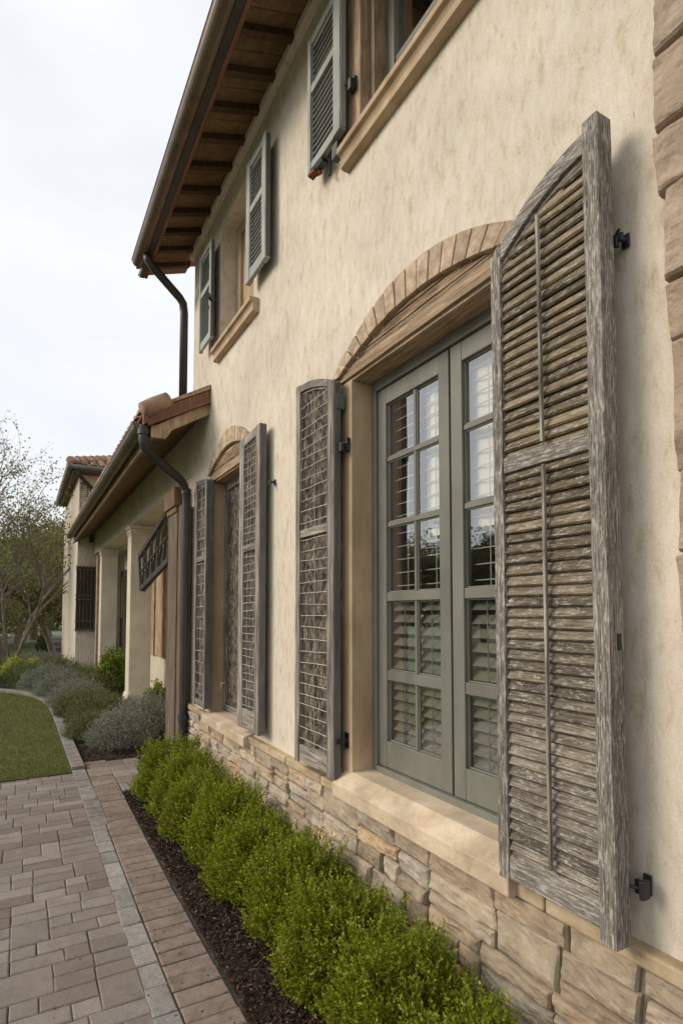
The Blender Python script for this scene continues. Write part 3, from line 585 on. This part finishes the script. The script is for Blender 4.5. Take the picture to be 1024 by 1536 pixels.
# ---------------------------------------------------------------- eaves and upper roof
ZR, SL = 5.42, .36                                  # soffit height at the wall, slope
so_ = MB(); x = -2
while x < 6.15:
    so_.add([(x+.002, -.01, ZR), (x+.148, -.01, ZR), (x+.148, .50, ZR-.51*SL), (x+.002, .50, ZR-.51*SL)], [(0, 1, 2, 3)], None, 0); x += .15
so_.build('soffit', 'soffit', house)
x = 6.02
while x > .5:
    MB().prism([(0, ZR-.002), (.42, ZR-.43*SL), (.42, ZR-.43*SL-.05), (0, ZR-.055)], x-.028, x+.028, axis='x').build('rafter', 'rafter', house, bevel=.003); x -= .31
fa = MB(); fa.box(-2, 6.14, .42, .45, ZR-.47*SL-.085, ZR-.47*SL+.03, d=1); fa.build('fascia', 'red', house, bevel=.004)
MB().box(-2, 6.15, .452, .50, ZR-.5*SL-.07, ZR-.5*SL-.004, d=1).build('gutter_gap_painted_shade', 'pipe', house)  # dark strip stands in for the shade in the gap behind the gutter
def gutter(x0, x1, y, z, r, name, m, parent, lip=.012):
    g = MB(); n = 12; P = [(y+r*math.cos(a), z-r*math.sin(a)) for a in [math.pi*k/n for k in range(n+1)]]; Pi = [(y+(r-.005)*math.cos(a), z-(r-.005)*math.sin(a)) for a in [math.pi*k/n for k in range(n, -1, -1)]]
    Q_ = P+Pi; g.prism(Q_, x0, x1, axis='x'); g.tube([(x0, y+r, z), (x1, y+r, z)], lip/2, 8)
    g.prism(P, x1-.004, x1, axis='x'); g.prism(P, x0, x0+.004, axis='x'); return g.build(name, m, parent, smooth=False)
gutter(-2, 5.98, .535, 5.235, .068, 'gutter', 'bronze', house)
pp = MB(); pp.tube([(5.72, .50, 5.18), (5.72, .49, 5.12), (5.74, .42, 5.06), (5.86, .14, 4.90), (5.88, .10, 4.86), (5.89, .085, 4.76), (5.89, .085, 3.80)], .042, 12)
pp.build('downpipe', 'pipe', house, smooth=True)
rr = MB(); rr.prism([(.53, 5.26), (.53, 5.30), (-4.0, 5.30+4.53*SL), (-8.5, 5.30), (-8.5, 5.26), (-4.0, 5.24+4.53*SL)], -2.1, 6.17, axis='x'); rr.build('roof', 'tile', house)
gb = MB(); gb.prism([(-.0, 5.42), (-4, 5.3+4*SL), (-8, 5.42)], 5.6, 5.79, axis='x'); gb.build('gable_wall', 'stucco', house)
MB().prism([(0, 5.33), (.045, 5.345), (.055, 5.385), (0.03, 5.406), (0, 5.418)], -2, 5.86, axis='x').build('cornice', 'stucco', house, bevel=.004)

# ---------------------------------------------------------------- porch wing
porch = thing('porch', (10, -.4, 0), 'single-storey porch wing with square columns, clay tile roof and boarded soffit', 'porch')
bm_ = MB(); bm_.box(5.805, 14.8, -.34, 0, 3.02, 3.56, 0); bm_.box(6.32, 6.345, -.34, -.0, 0, 3.0, 0); bm_.build('beam', 'stucco2', porch)
MB().box(5.81, 14.8, -.9, -.6, 0, 3.02, 0).box(14.5, 14.8, -.6, -.3, 0, 3.0, 0).build('back_wall', 'stucco2', porch)
MB().box(5.81, 14.8, -.6, -.345, 3.0, 3.06, 0).build('ceiling', 'stucco2', porch)
MB().box(5.81, 6.31, -.6, -.001, 0, 3.015, 0).build('side_wall', 'stucco', porch)
pr = MB(); pr.box(5.86, 6.24, .001, .135, .0, 2.64); pr.build('pier', 'pierw', porch, bevel=.008)
MB().box(5.852, 5.8585, .003, .132, .05, 2.68).build('pier_board', 'pierw', porch, bevel=.002)
pc = MB(); pc.box(5.84, 6.32, .0015, .17, 2.70, 2.90); pc.box(5.86, 6.28, .0015, .150, 2.64, 2.70); pc.build('pier_cap', 'dkoak', porch, bevel=.012)
for x in (9.5, 13.3):
    c = MB(); c.box(x, x+.34, -.33, -.0, .34, 2.86); col = c.build('column', 'stucco2', porch, bevel=.006)
    c = MB(); c.box(x-.03, x+.37, -.345, .03, 2.955, 3.018); c.box(x-.018, x+.358, -.34, .018, 2.90, 2.953); c.box(x-.008, x+.348, -.335, .008, 2.862, 2.898); c.build('capital', 'stucco2', col, bevel=.006)
    c = MB(); c.box(x-.05, x+.39, -.36, .05, 0, .22); c.prism([(-.355, .222), (.045, .222), (.005, .338), (-.335, .338)], x-.04, x+.38, axis='x'); c.build('plinth', 'stucco2', col, bevel=.008)
pl = MB(); pl.box(14.3, 14.5, -.33, -.02, .0, 2.95); pl.build('pilaster', 'oak', porch, bevel=.006)
# boards on the back wall and dark door
bd_ = MB(); x = 8.7
for k in range(9): w = (.30, .24, .16, .3, .22, .3, .2, .3, .26)[k]; bd_.box(x, x+w-.012, -.6, (-.575, -.55, -.57)[k % 3], .86, 2.72); x += w
bd_.build('wall_boarding', 'oak', porch, bevel=.005)
dd = MB(); dd.box(12.6, 14.45, -.6, -.56, .0, 2.6, 0); dr = dd.build('door', 'dkdoor', porch)
MB().box(12.7, 13.4, -.558, -.55, 1.5, 2.45, 0).box(13.5, 14.3, -.558, -.55, 1.5, 2.45, 0).build('pane', 'glass', dr)
# lower roof: eave
s_ = MB(); x = 5.22
while x < 14.8:
    x1 = min(x+.13, 14.8); s_.add([(x+.001, .0, 3.535), (x1-.001, .0, 3.535), (x1-.001, .50, 3.235), (x+.001, .50, 3.235)], [(0, 1, 2, 3)], None, 0); x = x1
s_.build('soffit', 'soffit', porch)
MB().box(5.21, 13.9, .50, .53, 3.175, 3.36, d=1).build('fascia', 'oak', porch, bevel=.004)
gutter(5.24, 13.7, .605, 3.30, .072, 'gutter', 'bronze', porch)
rk = MB(); rk.prism([(.53, 3.18), (.53, 3.27), (.003, 3.585), (.003, 3.475), (.34, 3.275), (.40, 3.18)], 5.195, 5.235, axis='x'); rk.build('rake_board', 'oak', porch, bevel=.004)
rk = MB(); rk.prism([(.60, 3.275), (.60, 3.375), (.003, 3.70), (.003, 3.59)], 5.165, 5.235, axis='x'); rk.prism([(.56, 3.27), (.56, 3.295), (.003, 3.60), (.003, 3.575)], 5.15, 5.24, axis='x'); rk.build('rake_moulding', 'red', porch, bevel=.006)
MB().prism([(.52, 3.425), (.52, 3.45), (.003, 3.755), (.003, 3.705)], 5.155, 5.235, axis='x').build('rake_cap', 'oak', porch, bevel=.004)
def tileroof(name, parent, x0, x1, y_e, z_e, y_t, slope, tw=.17, course=.3, xcut=None, sgn=1):
    t = MB(); nx = int((x1-x0)/tw); ny = max(1, int(abs(y_t-y_e)/course)); sg = -1 if y_t < y_e else 1
    for i in range(nx):
        for j in range(ny+1):
            ya, yb_ = y_e+sg*course*j, y_e+sg*(course*(j+1)+.05); xa = x0+tw*(i+.5)
            if xcut and xa < xcut and min(ya, yb_) < .02: continue
            za, zb_ = z_e+slope*course*j+.022+random.uniform(0, .006), z_e+slope*(course*(j+1)+.05); r = random.random(); n = 6; vs = []
            for (yy, zz, rad) in ((ya, za, tw*.40), (yb_, zb_, tw*.33)):
                for k in range(n+1): a = math.pi*k/n; vs.append((xa-rad*math.cos(a), yy, zz+rad*.62*math.sin(a)))
            t.add(vs, [(k, k+1, k+n+2, k+n+1) for k in range(n)]+[tuple(range(n+1))], r)
    return t.build(name, 'tile', parent, smooth=False)
MB().prism([(.60, 3.37), (.60, 3.395), (.003, 3.73), (.003, 3.70)], 5.235, 5.81, axis='x').prism([(.60, 3.37), (.60, 3.395), (-2.4, 3.395+3*.56), (-2.4, 3.37+3*.56)], 5.812, 14.8, axis='x').build('roof_deck', 'dkoak', porch)
tileroof('roof_tiles', porch, 5.25, 14.7, .63, 3.38, -2.4, .56, xcut=5.85)
MB().tube([(5.17, .60, 3.40), (5.19, .50, 3.47), (5.19, .38, 3.545)], [.075, .078, .07], 12).build('rake_tile', 'tile', porch, smooth=True)
pp = MB(); pth = [(5.235, .585, 3.28), (5.235, .585, 3.17), (5.24, .575, 3.10), (5.27, .53, 3.05), (5.62, .17, 2.93), (5.68, .11, 2.89), (5.70, .088, 2.82), (5.70, .085, 2.70), (5.70, .085, .02)]
pp.tube(pth, [.045, .045, .044, .043, .042, .040, .038, .036, .036], 14); pp.tube([(5.70, .085, 2.845), (5.70, .085, 2.80)], .046, 14); pp.tube([(5.70, .085, .60), (5.70, .085, .54)], .05, 14); pp.tube([(5.235, .585, 3.25), (5.235, .585, 3.20)], .055, 14)
pp.build('downpipe', 'pipe', porch, smooth=True).modifiers.new('s', 'EDGE_SPLIT').split_angle = R(40)
MB().box(5.725, 5.86, .02, .12, .0, 2.70).build('pipe_chase', 'pierw', porch, bevel=.004)
# propped lattice awning in the first bay
A_, B_, C_, D_ = Vector((6.42, .03, 2.87)), Vector((8.25, .08, 2.39)), Vector((7.95, .10, 1.93)), Vector((6.62, .03, 2.22))
aw = MB()
for a, b in ((A_, B_), (B_, C_), (C_, D_), (D_, A_)): aw.bar(a, b, .07, .05, upv=(0, 1, 0))
awo = aw.build('awning', 'dkdoor', porch, bevel=.004); tag(awo, 'dark propped lattice awning panel in the first porch bay')
aw = MB()
for t in (.2, .4, .6, .8): aw.bar(A_.lerp(B_, t), D_.lerp(C_, t), .02, .02); aw.bar(A_.lerp(B_, t), D_.lerp(C_, min(1, t+.2)), .014, .02)
aw.bar(A_.lerp(D_, .5), B_.lerp(C_, .5), .02, .022); aw.build('lattice', 'dkdoor', awo)
aw = MB(); o_ = Vector((0, -.02, 0)); aw.add([A_.lerp(D_, .55)+o_, B_.lerp(C_, .55)+o_, C_+o_, D_+o_], [(0, 1, 2, 3)]); aw.build('lower_board', 'dkdoor', awo)
aw = MB(); aw.bar(B_+Vector((-.05, -.02, -.02)), C_+Vector((0, -.02, -.0)), .10, .03); aw.bar(C_.lerp(D_, .0)+Vector((0, -.03, 0)), C_.lerp(D_, .35)+Vector((0, -.03, .02)), .10, .02); aw.build('skirt_board', 'grey2', awo, bevel=.003)

# ---------------------------------------------------------------- far tower wing
tw_ = thing('tower', (17, -2, 0), 'far cream house end with hipped clay tile roof, dark gutter and iron window grille', 'house')
MB().box(14.802, 20, -3.5, .37, 0, 5.06, 0).build('wall', 'stucco', tw_)
MB().box(14.3, 19.6, -3.9, .52, 4.93, 5.0, d=1).build('soffit', 'soffit', tw_)
e_ = MB(); e_.box(14.27, 14.30, -3.9, .55, 4.90, 5.02); e_.box(14.27, 19.6, .52, .55, 4.90, 5.02); e_.build('fascia', 'slate', tw_)
g = MB(); g.tube([(14.22, -3.9, 4.98), (14.22, .60, 4.98)], .06, 10); g.tube([(14.2, .60, 4.98), (19.6, .60, 4.98)], .06, 10); g.build('gutter', 'slate', tw_, smooth=True)
ap = (17.3, -1.7, 6.15); c4 = [(14.2, .62, 5.02), (19.6, .62, 5.02), (19.6, -3.95, 5.02), (14.2, -3.95, 5.02)]
MB().add(c4+[ap], [(0, 1, 4), (1, 2, 4), (2, 3, 4), (3, 0, 4), (0, 3, 2, 1)], .4).build('roof_deck', 'tile', tw_)
tl = MB(); dz = Vector((0, 0, .02))
for side_ in ((3, 0), (0, 1)):
    a, b = Vector(c4[side_[0]]), Vector(c4[side_[1]]); top_ = Vector(ap); nn = int((b-a).length/.2)
    e1 = (b-a).normalized(); inn = (top_-(a+e1*(top_-a).dot(e1))); Lh = inn.length; inn.normalize(); H_ = (top_-a).dot(e1); Lt = (b-a).length
    for i in range(nn):
        d = (i+.5)/nn*Lt; mxl = Lh*(d/H_ if d < H_ else (Lt-d)/(Lt-H_)); s0 = -.03
        while s0 < mxl-.1:
            s1 = min(s0+.36, mxl); p0, p1 = a+e1*d+inn*s0+dz*1.6, a+e1*d+inn*s1+dz*.6; r = random.random(); n = 6; vs = []; upn = e1.cross(inn).normalized(); upn = upn if upn.z > 0 else -upn
            for p, rad in ((p0, .085), (p1, .07)):
                for k in range(n+1): an = math.pi*k/n; vs.append(p-e1*rad*math.cos(an)+upn*rad*.7*math.sin(an))
            tl.add(vs, [(k, k+1, k+n+2, k+n+1) for k in range(n)]+[tuple(range(n+1))], r); s0 += .32
a = Vector(c4[0]); v_ = Vector(ap)-a
for k in range(14): tl.tube([a+v_*(k/14)+dz*4, a+v_*((k+1.15)/14)+dz*3], [.1, .08], 8)
tl.build('roof_tiles', 'tile', tw_)
MB().tube([(14.27, .45, 4.92), (14.35, .40, 4.80), (14.74, .10, 4.62), (14.76, .08, 4.5), (14.76, .08, 3.3)], .045, 8).build('downpipe', 'pipe', tw_, smooth=True)
w_ = MB(); w_.box(14.70, 14.801, -.01, .385, 1.2, 2.69); gw = w_.build('window', 'dkdoor', tw_); tag(gw, 'narrow barred window of the far tower')
g = MB()
for k in range(6): y = -.01+.079*k; g.box(14.668, 14.682, y-.007, y+.007, 1.17, 2.74)
for z in (1.22, 1.42, 1.93, 2.02, 2.64, 2.70): g.box(14.672, 14.696, -.03, .41, z-.011, z+.011)
g.build('grille', 'pierw', gw)
g = MB(); g.box(14.775, 14.801, .17, .34, 3.75, 4.75); g2 = g.build('shutter', 'grey2', tw_)
g = MB()
for k in range(20): z = 3.8+k*.045; g.obox((14.768, .255, z), (.008, 0, .008), (0, .06, 0), (0, 0, .01))
g.build('louvre_panel', 'sill', g2)

# ---------------------------------------------------------------- plants
def sprig_shrub(root, rx, ry, h, ns, per, ln, wd, m, tipm=None, box=3.2, spread=.5, slen=.06, upb=.9, core=.8, zlo=.04, seed=1, tipn=.18, lumpk=1.):
    rs = np.random.RandomState(seed); c = np.array(WL[root]); u = rs.normal(size=(ns, 3)); u[:, 2] = np.abs(u[:, 2])*.9; u = norm(u)
    k = (np.abs(u)**box).sum(1)**(-1/box); P = u*k[:, None]
    P *= rs.uniform(.72, 1.0, (ns, 1)); 
    lump = np.array([mnoise.noise((p[0]*3+seed, p[1]*3, p[2]*3)) for p in P])*.16+np.array([mnoise.noise((p[0]*8+seed, p[1]*8, p[2]*8)) for p in P])*.07
    lump *= lumpk
    P = P*(1+lump)[:, None]*np.array([rx, ry, h]); P[:, 2] = np.maximum(P[:, 2], zlo)
    side = rs.uniform(0, 1, ns) < .22; P[side, 2] *= rs.uniform(.15, 1, side.sum())
    N_ = norm(u*np.array([1, 1, .6])); A = norm(N_*(1-upb*.5)+np.array([0, 0, upb])+rs.normal(0, .22, (ns, 3))); sl2 = slen*rs.uniform(.6, 1.5, ns)
    t = np.linspace(.1, 1, per)[None, :, None]; B = P[:, None, :]+A[:, None, :]*sl2[:, None, None]*t
    D = A[:, None, :]*.7+rs.normal(0, spread, (ns, per, 3)); V, Q = leaves((B+c).reshape(-1, 3), D.reshape(-1, 3), ln, wd)
    rn = np.clip(np.repeat(rs.rand(ns)*.6, per)+rs.rand(ns*per)*.3+np.tile(np.linspace(0, .15, per), ns), 0, 1)
    if tipm:
        tip = np.tile(np.arange(per) >= per-2, ns) & np.repeat(rs.rand(ns) < tipn*2.5, per)
        mesh_np('foliage', V.reshape(-1, 4, 3)[~tip].reshape(-1, 3), np.arange(4*(~tip).sum()).reshape(-1, 4), rn[~tip], m, root)
        mesh_np('new_growth', V.reshape(-1, 4, 3)[tip].reshape(-1, 3), np.arange(4*tip.sum()).reshape(-1, 4), rn[tip], tipm, root)
    else: mesh_np('foliage', V, Q, rn, m, root)
    b = MB(); 
    for i in range(26):
        q = P[rs.randint(ns)]*.8; b.tube([c+np.array([q[0]*.1, q[1]*.1, 0]), c+q*np.array([.6, .6, .5]), c+q], [.007, .005, .002], 4, caps=False)
    b.build('stems', 'twig', root)
    return root
G = 'row of clipped boxwood shrubs along the stone base'
protos = []
for k in range(3):
    o = thing('boxwood_shrub', (0, 0, 0), 'x', 'shrub', G); sprig_shrub(o, .245, .178, .42, 2400, 12, .0155, .0044, 'box', 'boxnew', seed=5+k, slen=.078, spread=.5, box=2.9, lumpk=1.7); protos.append(o)
spots = [(1.28, .30, 1.0, .88), (1.72, .28, 1.0, .97), (2.15, .30, 1.0, .93), (2.60, .275, 1.0, 1.02), (3.08, .30, 1.05, .95), (3.57, .30, 1.02, 1.03), (4.06, .31, 1.08, .96), (4.56, .31, 1.06, 1.0), (5.08, .325, 1.14, 1.04)]
LB = ['nearest boxwood shrub, cut by the bottom edge of the photo under the large louvred shutter', 'second nearest boxwood shrub, below the right half of the big window',
      'boxwood shrub third from the camera, below the middle of the big window sill', 'boxwood shrub fourth from the camera, below the left end of the big window sill', 'boxwood shrub below the tall wire mesh shutter, middle of the row',
      'boxwood shrub sixth from the camera, below bare stucco between the two windows', 'boxwood shrub third from the far end, below the second window wire shutter', 'boxwood shrub second from the far end, below the second window', 'farthest boxwood shrub, next to the foot of the dark downpipe']
for i, (x, y, s, hz) in enumerate(spots):
    if i < 3: o = protos[i]; o.location = (x, y, 0); o.rotation_euler = (0, 0, i*.3); o.scale = (s, s, hz); o['label'] = LB[i]
    else: dup(protos[i % 3], (x, y, 0), math.pi*(i % 2)+.15*i, (s, s, hz), LB[i])
# bed shrubs
G2 = 'low mounded shrubs in the planting bed'
sp_ = thing('silver_shrub', (0, 0, 0), 'x', 'shrub', G2); sprig_shrub(sp_, .5, .42, .36, 1900, 9, .03, .0035, 'silver', box=2.1, spread=.7, slen=.11, seed=21, upb=.7)
gp_ = thing('ground_shrub', (0, 0, 0), 'x', 'shrub', G2); sprig_shrub(gp_, .5, .42, .36, 1900, 9, .026, .0045, 'greenleaf', box=2.1, spread=.7, slen=.10, seed=22, upb=.6)
SP = [('s', 7.35, .40, .85, 1.0, 'silvery green mounded shrub at the paved landing, nearest in the bed'), ('s', 7.75, .05, .9, 1.25, 'silver shrub right beside the pier and downpipe'), ('g', 8.05, .62, .8, .8, 'green low shrub by the kerb, behind the nearest silver one'),
      ('g', 8.85, .42, 1.0, 1.05, 'broad olive green mound in front of the near porch column'), ('g', 9.8, .55, .95, 1.0, 'olive green mound just past the near porch column'), ('s', 10.7, .62, 1.0, 1.1, 'silver mound midway along the bed beside the kerb'),
      ('g', 11.5, .25, .9, 1.2, 'green mound before the far porch column'), ('s', 12.4, .75, 1.15, 1.1, 'silver mound at the bend of the kerb'), ('g', 12.7, .2, 1.0, 1.3, 'dark green mound beside the far column base'),
      ('s', 13.7, .9, 1.2, 1.2, 'silver mound in front of the tower corner'), ('g', 14.6, 1.3, 1.2, 1.2, 'green mound beyond the lawn bend'), ('g', 14.9, .75, 1.2, 1.35, 'dull green mound below the barred tower window'),
      ('g', 16.2, 1.5, 1.5, 1.2, 'wide green mound behind the yellow shrubs'), ('s', 17.5, 1.0, 1.4, 1.3, 'greyish mound behind the tower corner mounds'), ('g', 19, 1.0, 1.7, 1.0, 'green mound at the foot of the slender tree'), ('g', 20, 2.4, 2.0, 1.0, 'green mound at the left edge by the sparse tree'),
      ('g', 14.7, 2.3, 1.0, 1.0, 'dark green mound at the left edge behind the lawn')]
us_ = set()
for i, (k, x, y, s, hz, lb) in enumerate(SP):
    p = sp_ if k == 's' else gp_
    if k not in us_: us_.add(k); p.location = (x, y, 0); p.scale = (s, s, hz); p['label'] = lb
    else: dup(p, (x, y, -.01), i*1.3, (s, s, hz), lb)
rb = thing('round_shrub', (8.15, -.17, 0), 'glossy bright green rounded shrub between the pier and the near porch column', 'shrub', 'bright round shrubs at the porch columns'); sprig_shrub(rb, .22, .22, .60, 1100, 8, .035, .010, 'bright', 'boxnew', box=2.2, spread=.8, slen=.07, seed=31, zlo=.12)
dup(rb, (11.6, -.05, 0), 1.2, (1.2, 1.2, 1.42), 'taller bright green shrub between the two porch columns')
yb_ = thing('yellow_shrub', (15.4, 1.60, 0), 'small yellow leaved shrub left of its pair at the left photo edge', 'shrub', 'yellow leaved shrubs beyond the lawn'); sprig_shrub(yb_, .28, .28, .5, 500, 7, .05, .016, 'yellow', box=2, spread=.8, slen=.09, seed=41)
dup(yb_, (15.3, 1.22, 0), 1.0, (.9, .9, .95), 'small yellow leaved shrub at the kerb bend, right one of the pair')

def tree(name, loc, label, group, h, spread, levels, leafn, ln, wd, m, seed, trunk_r=.09, stems=1, lean=.25, droop=0, first=.3, br=3, twl=.62, fr=.22, clump=0):
    rd = random.Random(seed); rs = np.random.RandomState(seed); root = thing(name, loc, label, 'tree', group); c = Vector(loc); t = MB(); tips = []
    def grow(p, d, L_, r_, lv):
        pts = [p]; n = 4; q = p
        for i in range(n):
            d = (d+Vector((rd.gauss(0, .13), rd.gauss(0, .13), rd.gauss(0, .08)-droop*(levels-lv)*.03))).normalized(); q = q+d*L_/n; pts.append(q)
            if lv <= 2: tips.append((q, d, lv))
        t.tube(pts, [r_*(1-.45*i/n) for i in range(n+1)], 6 if lv > levels-2 else 4, caps=False)
        if lv == 0: return
        for k in range(br+(1 if lv > 1 else 0)):
            i = rd.randint(1 if lv < levels else 2, n); pp_ = pts[i]; ax = Vector((rd.gauss(0, 1), rd.gauss(0, 1), rd.gauss(0, .4))).normalized()
            nd = (d*(1-spread)+ax*spread+Vector((0, 0, .18))).normalized(); grow(pp_, nd, L_*rd.uniform(twl-.12, twl+.1), r_*.5, lv-1)
    for s_ in range(stems):
        d = Vector((rd.gauss(0, lean), rd.gauss(0, lean), 1)).normalized(); grow(c, d, h*first if stems == 1 else h*.42, trunk_r, levels)
    t.build('trunk', 'trunk', root, smooth=True)
    T = np.array([list(p) for p, _, _ in tips]); idx = rs.randint(len(T), size=leafn); P = T[idx]+rs.normal(0, fr, (leafn, 3))*np.array([1, 1, .8])
    if clump:
        keep = np.array([mnoise.noise((p[0]*clump+seed, p[1]*clump, p[2]*clump)) for p in P]) > -.12; P = P[keep]
    D = rs.normal(size=(len(P), 3))-np.array([0, 0, .3]); V, Q = leaves(P, D, ln, wd); mesh_np('crown', V, Q, rs.rand(len(Q)), m, root)
    return root
GT = 'trees beyond the garden'
tree('sparse_tree', (17.5, 1.7, 0), 'wispy multi-stemmed tree with sparse small leaves at the left edge', None, 7.6, .5, 4, 9000, .075, .022, 'thin', 3, .05, stems=6, lean=.26, first=.4, br=3, fr=.10)
tree('slender_tree', (22.5, .45, 0), 'slender tree with one pale leaning trunk in front of the evergreens', None, 5.2, .55, 4, 15000, .085, .026, 'olive', 8, .13, stems=1, lean=.05, first=.42, br=4, fr=.24, clump=1.3)
tree('bare_shrub_tree', (21.5, 2.3, 0), 'bushy brownish half bare tree behind the wispy one', None, 3.4, .6, 4, 9000, .07, .018, 'thin', 12, .035, stems=5, lean=.35, first=.4, br=3, fr=.2)
tr1 = tree('evergreen_tree', (33, -.8, 0), 'tall dense evergreen directly behind the tower corner', GT, 8.2, .6, 3, 42000, .16, .05, 'ever', 15, .2, first=.38, br=6, fr=.55, clump=.9, lean=.05)
tr2 = tree('evergreen_tree', (31, 1.6, 0), 'mid green leafy tree behind the slender trunk', GT, 7.6, .6, 3, 42000, .15, .045, 'olive', 17, .2, first=.36, br=6, fr=.55, clump=.9, lean=.05)
k = 0
for (x, y, s, p, lb) in [(32, .35, 1.12, tr2, 'light green leafy tree rising just left of the tower roof'), (36, 3.6, 1.15, tr1, 'dark evergreen left of the mid green tree'), (30, 4.6, 1.0, tr2, 'mid green tree at the left photo edge, far behind'), (40, .8, 1.3, tr1, 'dark evergreen filling the gap behind the trees'), (45, 5, 1.15, tr1, 'farthest dark evergreen at the left edge'), (38, -3.6, 1.1, tr1, 'dark evergreen mostly hidden by the tower'),
                      (12, 19, 1.05, tr1, 'evergreen across the lawn, reflected in the window glass'), (17, 20, .95, tr2, 'leafy tree across the lawn, seen only as a reflection'), (22, 19, 1.1, tr1, 'dark tree across the lawn in the glass reflection'), (27, 17, 1.0, tr2, 'olive tree across the lawn beyond the dark ones'), (33, 14, 1.1, tr1, 'dark tree at the far end of the lawn edge row'), (7, 21, 1.0, tr2, 'leafy tree across the paving, opposite the big window')]:
    dup(p, (x, y, 0), 1+k, (s, s, s), lb); k += 1
n = 60000; P = np.stack([RS.uniform(60, 66, n), RS.uniform(-30, 60, n), RS.uniform(0, 1, n)**.6*4.5], 1); P[:, 2] *= 1+.35*np.sin(P[:, 1]*.55)+.15*np.sin(P[:, 1]*1.7)
V, Q = leaves(P, RS.normal(size=(n, 3)), .4, .13); tag(mesh_np('far_wood', V, Q, RS.rand(n), 'ever'), 'distant dark wood closing the view behind the trees', 'wood', kind='stuff')
cf = thing('conifer', (24.2, .78, 0), 'tiny dark conifer standing on the pale meadow', 'shrub'); sprig_shrub(cf, .22, .22, .95, 500, 7, .05, .015, 'ever', box=1.5, slen=.12, seed=55)
